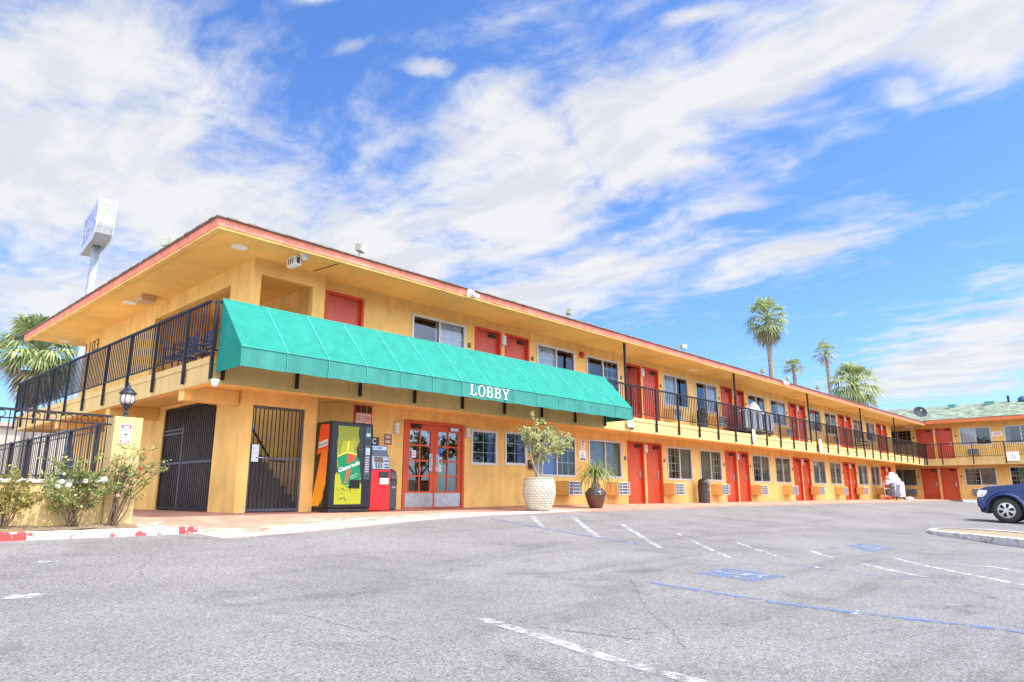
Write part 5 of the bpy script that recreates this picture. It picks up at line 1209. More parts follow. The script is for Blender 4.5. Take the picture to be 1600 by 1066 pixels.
bush('rose_bush', 'leafy green rose bush with white blooms in front of the low yellow wall', b0,
     tips_([(75, 742), (92, 728), (110, 720), (128, 716), (146, 722), (160, 733), (170, 748), (66, 765), (100, 750), (125, 745), (150, 752), (80, 785), (165, 772), (120, 735), (138, 760), (72, 752), (180, 762), (88, 800), (150, 795)]), 2300, .046, ROSE_L,
     [(pb(107, 758, 10.08), .042, PETAL_W), (pb(163, 749, 10.06), .045, PETAL_W), (pb(134, 752, 10.08), .034, PETAL_W), (pb(97, 753, 10.1), .035, PETAL_W), (pb(90, 760, 10.1), .032, PETAL_W), (pb(100, 741, 10.1), .02, PETAL_W)], sub=6, spread=.15)
b1 = pb(172, 820); b1.z = -.06
bush('rose_bush', 'open branching rose bush with bare slanting trunk in front of the pillar', b1,
     tips_([(178, 705), (196, 702), (214, 704), (232, 704), (246, 720), (250, 738), (228, 735), (205, 722), (186, 728), (238, 750), (220, 716), (192, 745), (182, 716), (242, 728)]), 1250, .038, ROSE_L,
     [(pb(221, 733, 10.05), .026, PETAL_R), (pb(198, 759, 10.1), .022, PETAL_P), (pb(184, 774, 10.05), .028, PETAL_P), (pb(205, 718, 10.1), .018, PETAL_W)], stem_r=.0085, sub=6, spread=.13)
b2 = pb(4, 822); b2.z = -.06
bush('rose_bush', 'sparse dry rose bush at the left end of the low wall', b2,
     tips_([(-30, 735), (-8, 738), (10, 735), (25, 742), (38, 758), (48, 775), (50, 792), (20, 765), (-5, 760), (0, 785), (30, 788)]), 1300, .045, ROSE_D, [], sub=6, spread=.13)

# white scaly pot with a pale leaved tree
POTW = mat('white_glazed_pot', (.56, .50, .385), .55, var=.12, scale=5, bump=.1)
tx, ty = 12.0, 10.40; tz = g(tx, ty) + .03
pt = thing('plant_pot', 'big cream scaly pot in front of the lobby windows', 'plant pot', (tx, ty, tz))
prof = [(.225, .0), (.25, .02), (.29, .12), (.335, .25), (.36, .38), (.365, .50), (.35, .60), (.33, .66), (.325, .70)]
def prad(z):
    for (r0, z0), (r1_, z1) in zip(prof, prof[1:]):
        if z <= z1: return r0 + (r1_ - r0) * (z - z0) / (z1 - z0)
    return prof[-1][0]
build('pot_body', MB().lathe(prof + [(.34, .705), (.335, .72), (.285, .72), (.28, .64), (.01, .63)], (tx, ty, tz), 40), POTW, pt, smooth=True)
m = MB(); rowz = [.05 + .052 * i for i in range(12)]
for i, z in enumerate(rowz):
    n = 21; r0 = prad(z)
    for k in range(n):
        t = 2 * math.pi * (k + .5 * (i % 2)) / n; rr = prad(z + .025); w = math.pi * rr / n * 1.05; c = Vector((tx + rr * math.cos(t), ty + rr * math.sin(t), tz + z)); o = Vector((math.cos(t), math.sin(t), 0)); u = Vector((-math.sin(t), math.cos(t), 0))
        a_, b_, c_, d_, e_ = c - u * w + Vector((0, 0, .03)), c - u * w * .6 + Vector((0, 0, .0)), c + u * w * .6 + Vector((0, 0, .0)), c + u * w + Vector((0, 0, .03)), c + o * .028 + Vector((0, 0, .016))
        top = c + Vector((0, 0, .062)) - o * .004
        m.add([a_, b_, c_, d_, top, e_], [(0, 1, 5), (1, 2, 5), (2, 3, 5), (3, 4, 5), (4, 0, 5)])
build('pot_scales', m, POTW, pt)
build('soil', MB().lathe([(.01, .685), (.283, .685)], (tx, ty, tz), 24, cap=False), SOIL, pt)
VARI = leaf_mat('variegated_leaf', (.20, .28, .07), (.66, .62, .32), .3)
tr = thing('potted_tree', 'small pale leaved tree with thin grey trunks growing from the cream scaly pot', 'tree', (tx, ty, tz + .69))
st = MB(); lf = MB(); ends = []; top = []
tgt = [onY(px, py, ty + rnd.uniform(-.35, .35)) for px, py in ((815, 668), (822, 660), (835, 657), (850, 660), (862, 668), (876, 676), (890, 683), (893, 692), (880, 698), (858, 690), (840, 680), (826, 684), (868, 706), (845, 705), (852, 675), (835, 695), (872, 688), (842, 720), (884, 704))]
for k in range(4):
    q = Vector((tx + .05 * math.cos(k * 1.6) - .02, ty + .05 * math.sin(k * 1.6), tz + .66)); e = onY(840 + (k - 1.5) * 7, 712, ty + (k % 2 - .5) * .2)
    pts = [q, q.lerp(e, .35) + rv() * .02, q.lerp(e, .7) + rv() * .02, e]; st.tube(pts, [.035, .028, .022, .018], 7); top.append(e)
for t in tgt:
    q = min(top, key=lambda p: (p - t).length); pts = [q, q.lerp(t, .5) + rv() * .04, t]; st.tube(pts, [.014, .009, .004], 5)
    for k in range(7):
        a = q.lerp(t, rnd.uniform(.4, 1)); b = a + (rv() + Vector((0, 0, .15))) * rnd.uniform(.08, .26); st.tube([a, b], [.005, .002], 4); ends.append((a, b))
for _ in range(7200):
    a, b = rnd.choice(ends); p = a.lerp(b, rnd.uniform(.2, 1.15)) + rv() * rnd.uniform(0, .05); leaf(lf, p, rv() + Vector((0, 0, -.1)), rnd.uniform(.035, .08), .5)
build('trunk', st, BARK, tr); build('crown', lf, VARI, tr)

# brown glazed pot with a ponytail palm
qx, qy = 14.45, 10.62; qz = g(qx, qy) + .036
POTB = mat('brown_glaze', (.115, .05, .03), .22, var=.35, scale=7, spec=.6, coat=.4)
pp = thing('plant_pot', 'brown glazed pot with a dark rim below the blinds window', 'plant pot', (qx, qy, qz))
prb = [(.145, 0), (.17, .02), (.225, .16), (.27, .32), (.274, .36)]
build('pot_body', MB().lathe(prb, (qx, qy, qz), 32), POTB, pp, smooth=True)
build('pot_rim', MB().lathe([(.275, .361), (.265, .40), (.215, .44), (.195, .46), (.20, .49), (.175, .50), (.165, .45), (.01, .44)], (qx, qy, qz), 32), mat('grey_glaze', (.10, .09, .085), .25, var=.4, scale=12, spec=.6), pp, smooth=True)
m = MB()
for k in range(26):
    t = 2 * math.pi * k / 26; L = rnd.uniform(.03, .10); o = Vector((math.cos(t), math.sin(t), 0)); u = Vector((-math.sin(t), math.cos(t), 0)); c = Vector((qx, qy, qz)) + o * .279
    m.add([c + Vector((0, 0, .365)) - u * .026, c + Vector((0, 0, .365)) + u * .026, c + Vector((0, 0, .36 - L)) - o * .012], [(0, 1, 2)])
build('glaze_drips', m, mat('grey_glaze', (.1, .09, .085)), pp)
pn = thing('ponytail_palm', 'ponytail palm with arching strap leaves in the brown glazed pot', 'plant', (qx, qy, qz + .44))
build('trunk', MB().lathe([(.10, .43), (.14, .48), (.12, .55), (.075, .63), (.06, .72), (.06, .80)], (qx, qy, qz), 16), mat('palm_bulb', (.25, .20, .15), .9, var=.3, scale=20, bump=.5), pn, smooth=True)
PONY = leaf_mat('strap_leaf', (.12, .20, .04), (.42, .42, .14), .25); m = MB()
for k in range(260):
    hz = rnd.uniform(.74, .88); t = rnd.uniform(0, 2 * math.pi); el = rnd.uniform(.1, 1.35); L = rnd.uniform(.5, 1.0); o = Vector((math.cos(t), math.sin(t), 0)); u = Vector((-math.sin(t), math.cos(t), 0)); p = Vector((qx, qy, qz + hz)) + o * .04; a = el; vs = []
    n = 7; w0 = rnd.uniform(.008, .013)
    for i in range(n + 1):
        w = w0 * (1 - (i / n) ** 2 * .9); vs += [p - u * w, p + u * w]; p = p + (o * math.cos(a) + Vector((0, 0, math.sin(a)))) * L / n; a -= rnd.uniform(.22, .42)
    m.add(vs, [(2 * i, 2 * i + 1, 2 * i + 3, 2 * i + 2) for i in range(n)])
build('leaves', m, PONY, pn)

# fan palms
PALM_A = leaf_mat('palm_blade', (.14, .22, .06), (.56, .58, .27), .4); PALM_D = leaf_mat('dead_palm_blade', (.25, .19, .11), (.45, .38, .24), .2)
PTRUNK = mat('palm_trunk', (.30, .25, .20), .95, var=.35, scale=5, bump=.6, bscale=14)
def palm(px, py, depth, rad, label, lean=(0, 0), n=46, droop=.35, blades=15, rt=.2, dead=8, seed=0, up=1.35, skirt=-.9):
    rr = random.Random(seed + 3); c = at_depth(px, py, depth); r = thing('fan_palm', label, 'palm tree', (c.x - lean[0], c.y - lean[1], -.8))
    base = Vector((c.x - lean[0], c.y - lean[1], -.8)); tp = c + Vector((0, 0, -rad * .12)); pts = []
    for i in range(9):
        t = i / 8; pts.append(base.lerp(tp, t) + Vector((lean[0], lean[1], 0)) * (-.35 * math.sin(math.pi * t)))
    build('trunk', MB().tube(pts, [rt * (1.35 - .5 * i / 8) for i in range(9)], 10), PTRUNK, r, smooth=True)
    G_ = MB(); Dd = MB()
    for k in range(n + dead):
        old = k >= n; t = k * 2.39996 + rr.uniform(-.3, .3); f = k / n
        el = (up - (up - skirt) * f ** 1.1 + rr.uniform(-.15, .15)) if not old else rr.uniform(-1.45, -1.1)
        o = Vector((math.cos(t), math.sin(t), 0)); s_ = Vector((-math.sin(t), math.cos(t), 0)); L = rad * rr.uniform(.42, .58); mb = Dd if old or (f > .88 and rr.random() < .4) else G_
        p0 = tp + Vector((0, 0, rr.uniform(-.05, .25) * rad * .4)); d = o * math.cos(el) + Vector((0, 0, math.sin(el))); p1 = p0 + d * L + Vector((0, 0, -.04 * rad))
        mb.tube([p0, p0.lerp(p1, .5) + Vector((0, 0, .03 * rad)), p1], [.02 * rad, .014 * rad, .01 * rad], 4)
        d2 = (d + Vector((0, 0, -.25))).normalized(); nn = d2.cross(s_).normalized(); Rf = rad * rr.uniform(.46, .60)
        for b in range(blades):
            a = (b / (blades - 1) - .5) * 2.7; q = d2 * math.cos(a) + s_ * math.sin(a); q = (q + nn * (.10 if b % 2 else -.06)).normalized(); lw_ = Rf * .040; w = q.cross(nn).normalized(); ln = Rf * (1 - .22 * abs(a) / 1.35) * rr.uniform(.85, 1.08)
            m1 = p1 + q * ln * .55; e = p1 + q * ln + Vector((0, 0, -droop * ln * rr.uniform(.5, 1.2)))
            mb.add([p1 - w * lw_ * .25, m1 - w * lw_, e, m1 + w * lw_, p1 + w * lw_ * .25], [(0, 1, 3, 4), (1, 2, 3)])
    build('crown', G_, PALM_A, r); 
    if Dd.v: build('dead_fronds', Dd, PALM_D, r)
    return r
palm(64, 545, 37, 2.65, 'big shaggy fan palm behind the left end of the eave', n=66, blades=22, rt=.28, dead=10, seed=1, droop=.42)
palm(1198, 495, 66, 2.6, 'tallest fan palm with a full round crown above the roofline', n=46, rt=.24, dead=12, seed=2, skirt=-1.15)
palm(1240, 573, 72, 1.45, 'smallest fan palm peeking over the roofline', n=34, rt=.20, dead=0, seed=3, blades=13, skirt=-.5)
palm(1290, 550, 70, 1.65, 'thin leaning fan palm with a small crown', lean=(.5, .3), n=32, rt=.18, dead=2, seed=4, blades=11, skirt=-.6)
palm(1334, 598, 62, 2.75, 'low bushy fan palm spreading behind the far eave', n=44, blades=16, rt=.3, dead=8, seed=5, droop=.55, skirt=-1.0)

# ------------------------------------------------------------------ tall pylon sign
c = at_depth(156.5, 309, 34); sx0, sy0, sz1 = c.x, c.y, c.z; sw_, sl_, sh_ = .80, 4.3, 2.1
sg = thing('pylon_sign', 'tall white pylon sign with blue letters on a grey pole behind the roof', 'sign', (sx0, sy0, -.8))
sg.rotation_euler = (0, 0, R(-6))
SIGNW = mat('sign_cabinet', (.40, .40, .40), .5, var=.15, scale=2, streak=.15)
ch = .62
outl = [(sy0, sz1), (sy0, sz1 - sh_ + ch), (sy0 + .12, sz1 - sh_ + .2), (sy0 + .5, sz1 - sh_), (sy0 + sl_ - .1, sz1 - sh_), (sy0 + sl_, sz1 - sh_ + .1), (sy0 + sl_, sz1)]
build('cabinet', MB().prism([(sx0 + .03, y, z) for y, z in outl], (sw_ - .06, 0, 0)), SIGNW, sg)
ys = (min(o[0] for o in outl) + max(o[0] for o in outl)) / 2; zs = sz1 - sh_ / 2
big = [(ys + (y - ys) * 1.02, zs + (z - zs) * 1.04) for y, z in outl]
for x in (sx0 - .03, sx0 + sw_ - .03): build('sign_face', MB().prism([(x, y, z) for y, z in big], (.058, 0, 0)), mat('sign_white', (.50, .51, .56), .35, var=.05), sg)
m = MB().box(sx0 + .1, sy0 - .012, sz1 - .32, sx0 + sw_ - .1, sy0 - .002, sz1 - .30).box(sx0 + .1, sy0 - .012, sz1 - 1.42, sx0 + sw_ - .1, sy0 - .002, sz1 - 1.40).box(sx0 + .30, sy0 - .012, sz1 - .56, sx0 + .48, sy0 - .002, sz1 - .50)
build('panel_seams', m, TXTG, sg)
m = MB(); rr = random.Random(5)                        # the lettering is too foreshortened to read: blue strokes and one red block
for row, (z0, z1) in enumerate(((-.95, -.25), (-1.75, -1.1))):
    y = sy0 + .35
    while y < sy0 + sl_ - .5:
        w = rr.uniform(.10, .18); z0_ = sz1 + z0; z1_ = sz1 + z1
        m.box(sx0 - .036, y, z0_, sx0 - .031, y + w, z1_, 0)
        if rr.random() < .6: m.box(sx0 - .036, y + w, z1_ - .14, sx0 - .031, y + w + .25, z1_, 0)
        if rr.random() < .5: m.box(sx0 - .036, y + w, z0_, sx0 - .031, y + w + .25, z0_ + .14, 0)
        y += w + rr.uniform(.3, .42)
m.box(sx0 - .041, sy0 + 2.5, sz1 - 1.35, sx0 - .0365, sy0 + 3.1, sz1 - .75, 1)
build('lettering', m, [mat('sign_blue', (.15, .18, .40), .4), mat('sign_pink', (.60, .38, .38), .4)], sg)
pxc, pyc = sx0 + sw_ * .5, sy0 + 1.9
build('pole', MB().rod((pxc, pyc, -.8), (pxc, pyc, sz1 - sh_ + .1), .15, .20, 20), mat('galvanised_pole', (.40, .45, .50), .5, .3, var=.2, scale=1.5, streak=.2), sg, smooth=True)

# ------------------------------------------------------------------ kerbed island and the parked truck
def island(z):
    P_ = [onZ(px, py, z) for px, py in ((1600, 843), (1560, 839), (1520, 835), (1480, 831.5), (1458, 829.5), (1449, 827.5), (1455, 825.6), (1475, 825), (1520, 826.2), (1560, 828.5), (1600, 831.5))]
    d = (P_[0] - P_[1]).normalized(); d2 = (P_[-1] - P_[-2]).normalized()
    return [P_[0] + d * 9] + P_ + [P_[-1] + d2 * 9]
gi = -.46
il = island(gi + .001); n = len(il); cen = sum(il, Vector()) / n
zl = g(il[3].x, il[3].y)
isl = thing('kerb_island', 'rounded parking island with a chipped white kerb in front of the blue truck', 'kerb island', (cen.x, cen.y, zl))
inn = []
for i, p in enumerate(il):
    a, b = il[max(i - 1, 0)], il[min(i + 1, n - 1)]; t = (b - a).normalized(); nrm = Vector((-t.y, t.x, 0))
    if nrm.dot(cen - p) < 0: nrm = -nrm
    inn.append(p + nrm * .16)
m = MB(); m.add([(p.x, p.y, zl - .1) for p in il] + [(p.x, p.y, gi - .02) for p in il] + [(p.x * .999 + q.x * .001, p.y, gi) for p, q in zip(il, inn)] + [tuple(q) for q in inn], [(k * n + i, k * n + (i + 1) % n, (k + 1) * n + (i + 1) % n, (k + 1) * n + i) for k in range(3) for i in range(n)])
build('kerb_stone', m, worn_mat('chipped_kerb_paint', (.70, .69, .66), .40, .5, 7, (.36, .35, .34)), isl)
build('island_soil', MB().poly([(q.x, q.y, gi - .015) for q in inn]), mat('island_soil', (.30, .23, .14), .95, var=.35, scale=10, bump=.6), isl)

wc = onZ(1575.5, 820.5, -.6); TX, TY, TZ = wc.x, wc.y, g(wc.x, wc.y)
tk = thing('pickup_truck', 'dark blue pickup truck parked at the right edge, nose towards the motel', 'truck', (TX + .92, TY - 1.6, TZ))
BLUE = mat('truck_paint', (.004, .024, .135), .22, .3, var=.05, spec=.5, coat=1.0)
RUB = mat('tyre_rubber', (.045, .043, .042), .85, var=.25, scale=25); ALLOY = mat('alloy', (.55, .55, .55), .35, .7, var=.1); TRIM = mat('truck_trim', (.02, .02, .022), .5)
def ty_(l): return TY + (l if l < .45 else .45 + (l - .45) * .55)                              # l: distance ahead of the front axle
wr = .385
def arch(c, r, k=10, rev=False): 
    pts = [(c + r * math.cos(math.pi * i / k), wr + r * math.sin(math.pi * i / k)) for i in range(k + 1)]
    return pts
side = [(.86, .52), (.90, .72), (.885, .84), (.80, .98), (.55, 1.09), (.0, 1.15), (-.62, 1.19), (-4.42, 1.16), (-4.45, .62), (-3.72, .5)]
side = [(.88, .50)] + [(.93, .60), (.935, .74), (.90, .90), (.80, 1.02), (.45, 1.115), (-.1, 1.165), (-.66, 1.20), (-4.40, 1.17), (-4.45, .60), (-3.75, .48)]
side += [(-3.25 - .47 * math.cos(math.pi * i / 10), wr + .47 * math.sin(math.pi * i / 10)) for i in range(11)]
side += [(-2.7, .42), (-.55, .42)] + [(-.47 * math.cos(math.pi * i / 10), wr + .47 * math.sin(math.pi * i / 10)) for i in range(11)] + [(.55, .46)]
x0, x1 = TX, TX + 1.84
build('body', MB().prism([(x0 + .02, ty_(l), TZ + z) for l, z in side], (1.80, 0, 0)), BLUE, tk, bevel=.045)
for c in (0, -3.25):
    for sx in (0, 1):
        m = MB(); k = 14; X = x0 - .035 if sx == 0 else x1 - .10; vs = []
        for rad in (.465, .56):
            for dx in (0, .135):
                for i in range(k + 1):
                    a = math.pi * (i / k) ; inset = .0 if rad < .5 else (.03 if (dx == 0) == (sx == 0) else 0)
                    vs.append((X + dx + (inset if sx == 0 else -inset), ty_(c + rad * math.cos(a)), TZ + wr + rad * math.sin(a)))
        q = k + 1
        m.add(vs, [(j * q + i, j * q + i + 1, l * q + i + 1, l * q + i) for j, l in ((0, 1), (1, 3), (3, 2), (2, 0)) for i in range(k)])
        build('fender_flare', m, BLUE, tk, smooth=True)
        m = MB(); cx = x0 + .03 if sx == 0 else x1 - .27
        prof_ = [(.24, 0), (.33, .0), (.372, .03), (.385, .07), (.385, .18), (.372, .22), (.33, .24), (.24, .24)]
        vs = []; k = 36
        for r_, d_ in prof_:
            for i in range(k): vs.append((cx + d_, ty_(c) + r_ * math.cos(2 * math.pi * i / k), TZ + wr + r_ * math.sin(2 * math.pi * i / k)))
        m.add(vs, [(j * k + i, j * k + (i + 1) % k, (j + 1) * k + (i + 1) % k, (j + 1) * k + i) for j in range(len(prof_) - 1) for i in range(k)])
        wh = build('wheel', m, RUB, tk, smooth=True)
        m = MB(); fx = cx + .022 if sx == 0 else cx + .218; sg_ = -1 if sx == 0 else 1
        def W_(r_, a, d_=0): return (fx + sg_ * d_, ty_(c) + r_ * math.cos(a), TZ + wr + r_ * math.sin(a))
        for i in range(36):
            a, b = 2 * math.pi * i / 36, 2 * math.pi * (i + 1) / 36
            m.quad(W_(.205, a, .0), W_(.205, b, .0), W_(.245, b, -.005), W_(.245, a, -.005)); m.quad(W_(.205, a, 0), W_(.205, b, 0), W_(.20, b, -.12), W_(.20, a, -.12))
        for i in range(6):
            a = 2 * math.pi * i / 6 + .3; m.prism([W_(.05, a - .55, .012), W_(.12, a - .22, .012), W_(.21, a - .26, .0), W_(.21, a + .26, .0), W_(.12, a + .22, .012), W_(.05, a + .55, .012)], (-sg_ * .03, 0, 0))
        m.rod(W_(0, 0, -.03), W_(0, 0, .02), .075, .06, 16)
        build('rim', m, ALLOY, wh); build('brake_disc', MB().rod(W_(0, 0, -.10), W_(0, 0, -.09), .2, .2, 20), TRIM, wh)
        build('wheel_well', MB().box(x0 + .29 if sx == 0 else x1 - .31, ty_(c - .5), TZ + .3, x0 + .31 if sx == 0 else x1 - .29, ty_(c + .5), TZ + .95), TRIM, tk)
hl = [(.915, .79), (.90, .93), (.80, 1.02), (.40, 1.0), (.46, .88), (.66, .79)]
for sx in (0, 1):
    X = x0 + .008 if sx == 0 else x1 - .008
    h = build('headlight', MB().prism([(X if sx == 0 else X - .12, ty_(l + .012), TZ + z) for l, z in hl], (.12, 0, 0)), mat('headlight_glass', (.75, .75, .76), .1, .0, spec=.8, coat=1), tk, bevel=.015)
    build('indicator', MB().prism([(X - .004 if sx == 0 else X - .116, ty_(l), TZ + z) for l, z in ((.61, .885), (.70, .885), (.74, .81), (.71, .805))], (.12, 0, 0)), mat('indicator_amber', (.75, .22, .04), .2), h)
m = MB().prism([(x0 - .005, ty_(l), TZ + z) for l, z in ((.60, .77), (.97, .77), (.985, .66), (.96, .52), (.86, .42), (.62, .40), (.56, .56))], (1.85, 0, 0)); build('front_bumper', m, BLUE, tk, bevel=.05)
build('grille', MB().box(x0 + .45, ty_(.88), TZ + .80, x1 - .45, ty_(.945), TZ + .98), TRIM, tk, bevel=.02)
build('skid_plate', MB().prism([(x0 + .12, ty_(l), TZ + z) for l, z in ((.90, .44), (.85, .32), (.5, .28), (.5, .40))], (1.6, 0, 0)), TRIM, tk)
gh = [(-.62, 1.18), (-1.20, 1.68), (-1.45, 1.75), (-2.45, 1.76), (-2.62, 1.70), (-2.72, 1.16)]
m = MB(); L_ = [(x0 + .04 + (.13 if z > 1.3 else 0), ty_(l), TZ + z) for l, z in gh]; R_ = [(x1 - .04 - (.13 if z > 1.3 else 0), ty_(l), TZ + z) for l, z in gh]; k = len(gh)
m.add(L_ + R_, [tuple(range(k)), tuple(range(2 * k - 1, k - 1, -1))] + [(i, k + i, k + (i + 1) % k, (i + 1) % k) for i in range(k)]); build('cab', m, BLUE, tk, bevel=.03)
GL2 = mat('car_glass', (.02, .025, .03), .05, spec=.8)
for sx in (0, 1):
    def q_(l, z): return ((x0 + .032 + .13 * (z - 1.2) / .5 if sx == 0 else x1 - .032 - .13 * (z - 1.2) / .5), ty_(l), TZ + z)
    build('side_window', MB().poly([q_(-.82, 1.24), q_(-1.27, 1.64), q_(-1.74, 1.68), q_(-1.74, 1.24)]).poly([q_(-1.80, 1.24), q_(-1.80, 1.68), q_(-2.45, 1.68), q_(-2.60, 1.24)]), GL2, tk)
    d_ = build('door', MB().box(x0 + .012 if sx == 0 else x1 - .026, ty_(-1.78), TZ + .50, x0 + .026 if sx == 0 else x1 - .012, ty_(-.72), TZ + 1.14), BLUE, tk, bevel=.012)
    build('door_handle', MB().box(x0 - .012 if sx == 0 else x1 - .02, ty_(-1.70), TZ + 1.0, x0 + .02 if sx == 0 else x1 + .012, ty_(-1.55), TZ + 1.04), TRIM, d_, bevel=.008)
    build('mirror', MB().box(x0 - .17 if sx == 0 else x1 + .0, ty_(-.98), TZ + 1.20, x0 - .0 if sx == 0 else x1 + .17, ty_(-.86), TZ + 1.38), TRIM, tk, bevel=.03)
build('windscreen', MB().poly([(x0 + .12, ty_(-.66), TZ + 1.23), (x1 - .12, ty_(-.66), TZ + 1.23), (x1 - .22, ty_(-1.16), TZ + 1.665), (x0 + .22, ty_(-1.16), TZ + 1.665)]), GL2, tk)
for sx in (0, 1): build('tail_light', MB().box(x0 + .02 if sx == 0 else x1 - .12, ty_(-4.475), TZ + .8, x0 + .12 if sx == 0 else x1 - .02, ty_(-4.445), TZ + 1.1), mat('tail_red', (.5, .01, .01), .2), tk)
build('rear_bumper', MB().box(x0 + .05, ty_(-4.62), TZ + .46, x1 - .05, ty_(-4.44), TZ + .62), ALLOY, tk, bevel=.02)

# ------------------------------------------------------------------ linen carts, chairs, dish, neighbours
SHEET = mat('white_linen', (.72, .72, .75), .9, var=.1, scale=4); SHEETG = mat('grey_linen', (.16, .16, .19), .9, var=.4, scale=5)
def heap(mb, c, rx, ry, rz, n=18, mi=0, seed=0, jag=.18):
    rr = random.Random(seed); k = 9; vs = []
    for i in range(k + 1):
        ph_ = math.pi / 2 * i / k
        for j in range(n):
            t = 2 * math.pi * j / n; f = 1 + rr.uniform(-jag, jag); vs.append((c[0] + rx * math.cos(ph_) * math.cos(t) * f, c[1] + ry * math.cos(ph_) * math.sin(t) * f, c[2] + rz * math.sin(ph_) * (1 + rr.uniform(-jag, jag))))
    mb.add(vs, [(i * n + j, i * n + (j + 1) % n, (i + 1) * n + (j + 1) % n, (i + 1) * n + j) for i in range(k) for j in range(n)] + [tuple(range(k * n, k * n + n))], mi)
p = onY(1400, 786, 11.5); cx, cy, cz = p.x, 11.5, g(p.x, 11.5) + .036
ct = thing('linen_cart', 'housekeeping cart heaped with white linen by the far lower doors', 'cart', (cx, cy, cz))
m = MB().box(cx - .9, cy - .3, cz + .18, cx + .9, cy + .3, cz + .24)
for u in (-.88, .0, .88):
    for w in (-.28, .28): m.rod((cx + u, cy + w, cz + .2), (cx + u, cy + w, cz + 1.0), .018)
m.box(cx - .9, cy - .3, cz + .62, cx + .9, cy + .3, cz + .65); build('frame', m, WHITE, ct)
m = MB(); heap(m, (cx - .1, cy, cz + .86), .85, .36, .62, seed=2); heap(m, (cx + .55, cy, cz + .80), .45, .34, .35, seed=4); build('linen', m, SHEET, ct)
m = MB()
for u in (.0, .3, .6): curtain(m, cx + u - .14, cx + u + .14, cy - .34, cz + .3, cz + .98, 4, .03)
build('hanging_sheet', m, SHEET, ct)
m = MB(); heap(m, (cx - .62, cy - .12, cz + .2), .38, .34, .85, seed=6, jag=.1); build('dark_bag', m, SHEETG, ct)
m = MB(); heap(m, (cx + .95, cy, cz + .1), .35, .3, .9, seed=7, jag=.08); build('grey_bag', m, mat('bag_grey', (.30, .29, .30), .9, var=.2), ct)
for u in (-.8, .8): build('wheel', MB().rod((cx + u, cy - .30, cz + .1), (cx + u, cy - .24, cz + .1), .1, .1, 16), RUB, ct)
m = MB(); heap(m, (cx + .75, cy - .55, cz + .0), .4, .22, .16, seed=9); build('folded_towels', m, mat('pink_towel', (.72, .45, .45), .9, var=.2), ct)
xa = onY(1149, 650, 11.7).x; xb = onY(1196, 650, 11.7).x; cz = FL; cy = 11.72; cx = (xa + xb) / 2; hw = (xb - xa) / 2
ct = thing('linen_cart', 'long cart draped in grey and white linen on the upper walkway behind the balcony bars', 'cart', (cx, cy, cz))
m = MB().box(cx - hw, cy - .28, cz + .16, cx + hw, cy + .28, cz + .20)
for u in (-1, 1):
    for w in (-.26, .26): m.rod((cx + u * hw * .97, cy + w, cz + .1), (cx + u * hw * .97, cy + w, cz + 1.0), .018)
build('frame', m, IRON2, ct)
m = MB(); curtain(m, cx - hw, cx + hw, cy - .31, cz + .22, cz + .92, 16, .035); build('grey_sheet', m, SHEETG, ct)
m = MB()
for u in (-.85, -.62, -.35, .05, .5, .85): curtain(m, cx + hw * u - .13, cx + hw * u + .13, cy - .36, cz + .25, cz + .95, 4, .025)
build('white_sheet', m, SHEET, ct)
m = MB(); heap(m, (cx + hw * .2, cy, cz + .90), hw * .75, .3, .22, seed=12); heap(m, (cx + hw * .25, cy, cz + .95), hw * .28, .24, .40, seed=13, jag=.2); build('linen_heap', m, SHEET, ct)
for u in (-.8, .8): build('wheel', MB().rod((cx + u * hw, cy - .28, cz + .08), (cx + u * hw, cy - .22, cz + .08), .08, .08, 14), RUB, ct)
def chair(name, label, x, y, z, m_, rz):
    t = thing(name, label, 'chair', (x, y, z)); t.rotation_euler = (0, 0, rz)
    build('seat', MB().box(x - .24, y - .24, z + .40, x + .24, y + .24, z + .44), m_, t, bevel=.01)
    b = MB(); 
    for i in range(5): b.box(x - .22, y + .20, z + .50 + i * .085, x + .22, y + .225, z + .55 + i * .085)
    build('backrest', b, m_, t)
    for sx in (-1, 1):
        build('leg', MB().rod((x + sx * .22, y - .22, z), (x + sx * .22, y - .22, z + .62), .016), m_, t); build('leg', MB().rod((x + sx * .22, y + .22, z), (x + sx * .22, y + .22, z + .94), .016), m_, t)
        build('arm', MB().box(x + sx * .24 - .02, y - .24, z + .62, x + sx * .24 + .02, y + .24, z + .645), m_, t)
x = onY(1343, 640, 12.0).x; chair('walkway_chair', 'dark slatted chair on the upper walkway near the far end', x, 12.0, FL, PLUM, 0)
NAVY = mat('navy_paint', (.02, .03, .12), .5)
p = onX(305, 560, 5.25); chair('walkway_chair', 'blue slatted chair on the end walkway just left of the awning', 5.25, p.y, FL, NAVY, R(-90))
chair('walkway_chair', 'second blue slatted chair a little further left on the end walkway', 5.25, p.y + .75, FL, NAVY, R(-90))
# satellite dish on the eave corner
p = onX(1439, 657, 51.6); x, y, z = p.x, p.y, 4.99
dh = thing('satellite_dish', 'dark satellite dish on the roof edge where the two wings meet', 'satellite dish', (x, y, z))
build('mast', MB().tube([(x + .1, y, z - .02), (x + .1, y, z + .3), (x, y, z + .55)], .03, 8), ALU, dh)
m = MB().lathe([(.001, .0), (.15, .012), (.30, .05), (.40, .10), (.41, .10), (.30, .04), (.15, .0), (.001, -.012)], (0, 0, 0), 28, cap=False); M_ = Matrix.Rotation(R(-62), 3, Vector((-.35, .9, 0)).normalized().cross(Vector((0, 0, 1))))
ax = Vector((-.8, -.45, .45)).normalized(); q = Vector((0, 0, 1)).rotation_difference(ax)
m.v = [q @ v_ + Vector((x, y, z + .62)) for v_ in m.v]; build('reflector', m, mat('dish_grey', (.05, .06, .065), .8, 0, spec=.1), dh, smooth=True)
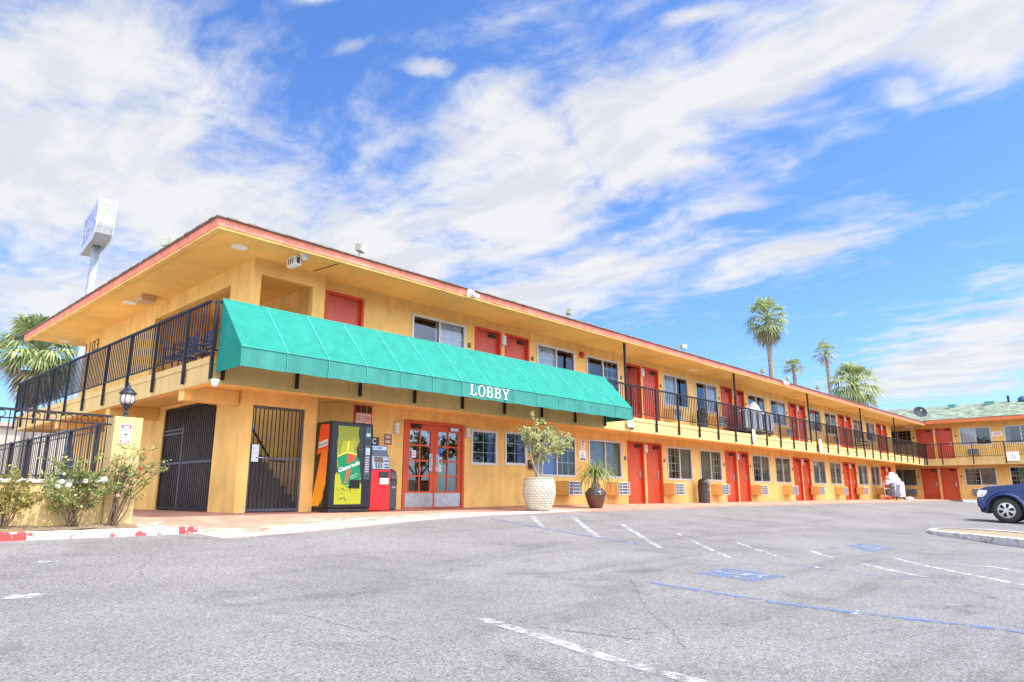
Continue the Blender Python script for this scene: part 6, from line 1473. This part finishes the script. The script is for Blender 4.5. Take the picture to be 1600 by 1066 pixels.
build('feed_arm', MB().tube([q @ Vector((-.3, 0, .06)) + Vector((x, y, z + .62)), q @ Vector((-.12, 0, .42)) + Vector((x, y, z + .62))], .015, 6).ball(q @ Vector((-.1, 0, .44)) + Vector((x, y, z + .62)), .05), ALU, dh)
# a neighbouring building past the pool and a closed parasol by the fence
c = at_depth(30, 690, 62); NB = mat('neighbour_stucco', (.40, .34, .28), .9, var=.12, scale=.6)
nb = thing('neighbouring_building', 'plain beige building beyond the pool fence at the left edge', 'building', (c.x - 6, c.y, -.8))
zt = at_depth(10, 668, 62).z
build('wall', MB().box(c.x - 16, c.y, -.8, c.x + 4, c.y + 12, zt), NB, nb); build('roof', MB().box(c.x - 16.4, c.y - .4, zt, c.x + 4.4, c.y + 12.4, zt + .35), mat('neighbour_roof', (.40, .30, .25), .9, var=.2), nb)
build('window', MB().box(c.x - 3, c.y - .05, 1.0, c.x - 1.4, c.y - .001, 2.2).box(c.x - 7, c.y - .05, 1.0, c.x - 5.4, c.y - .001, 2.2), GL2, nb)
p = onX(108, 700, 3.9); x, y = p.x, p.y
pr = thing('parasol', 'closed blue parasol standing behind the pool fence', 'parasol', (x, y, -.03))
build('pole', MB().rod((x, y, -.03), (x, y, 1.5), .025), ALU, pr); m = MB().lathe([(.12, .45), (.14, .5), (.11, .9), (.07, 1.2), (.02, 1.38)], (x, y, 0), 8); build('canopy', m, mat('parasol_blue', (.07, .11, .38), .8), pr); build('base', MB().lathe([(.25, -.03), (.25, .03), (.05, .06)], (x, y, 0), 16), SLATE, pr)

# ------------------------------------------------------------------ street trees across the road (mirrored in the lobby glass)
TREE_L = leaf_mat('street_leaf', (.035, .075, .02), (.12, .17, .045), .25)
def street_tree(x, y, h, label):
    r = thing('street_tree', label, 'tree', (x, y, -.8)); st = MB(); lf = MB(); b = Vector((x, y, -.8)); f = b + Vector((.1, 0, h * .42))
    st.tube([b, b.lerp(f, .5) + Vector((.06, .04, 0)), f], [.24, .18, .15], 9)
    tips = []
    for k in range(11):
        t = k * 2.4; e = f + Vector((math.cos(t) * h * .28, math.sin(t) * h * .28, h * rnd.uniform(.12, .5))); st.tube([f, f.lerp(e, .5) + rv() * .2, e], [.09, .06, .02], 6); tips.append(e)
        for q in range(3): tips.append(f.lerp(e, rnd.uniform(.5, 1)) + rv() * h * .10)
    for c in tips:
        for _ in range(85): leaf(lf, c + rv() * h * .13 * rnd.random() ** .5, rv(), rnd.uniform(.14, .30), .6)
    build('trunk', st, BARK, r); build('crown', lf, TREE_L, r); return r
t0 = street_tree(-6, -17, 8.5, 'broad leafy street tree across the road, mirrored in the glass')
for i, (x, y, k) in enumerate(((1.5, -19, 1.1), (9, -17, .85), (15, -20, 1.15), (24, -18, .95), (33, -21, 1.2), (45, -19, 1.0))):
    c = copy_tree(t0); c.location = (x, y, -.8); c.scale = (k, k, k); c.rotation_euler = (0, 0, i * 1.3)
for o in [o for o in bpy.data.objects if o.name.startswith('street_tree')]: o['group'] = 'street trees across the road'
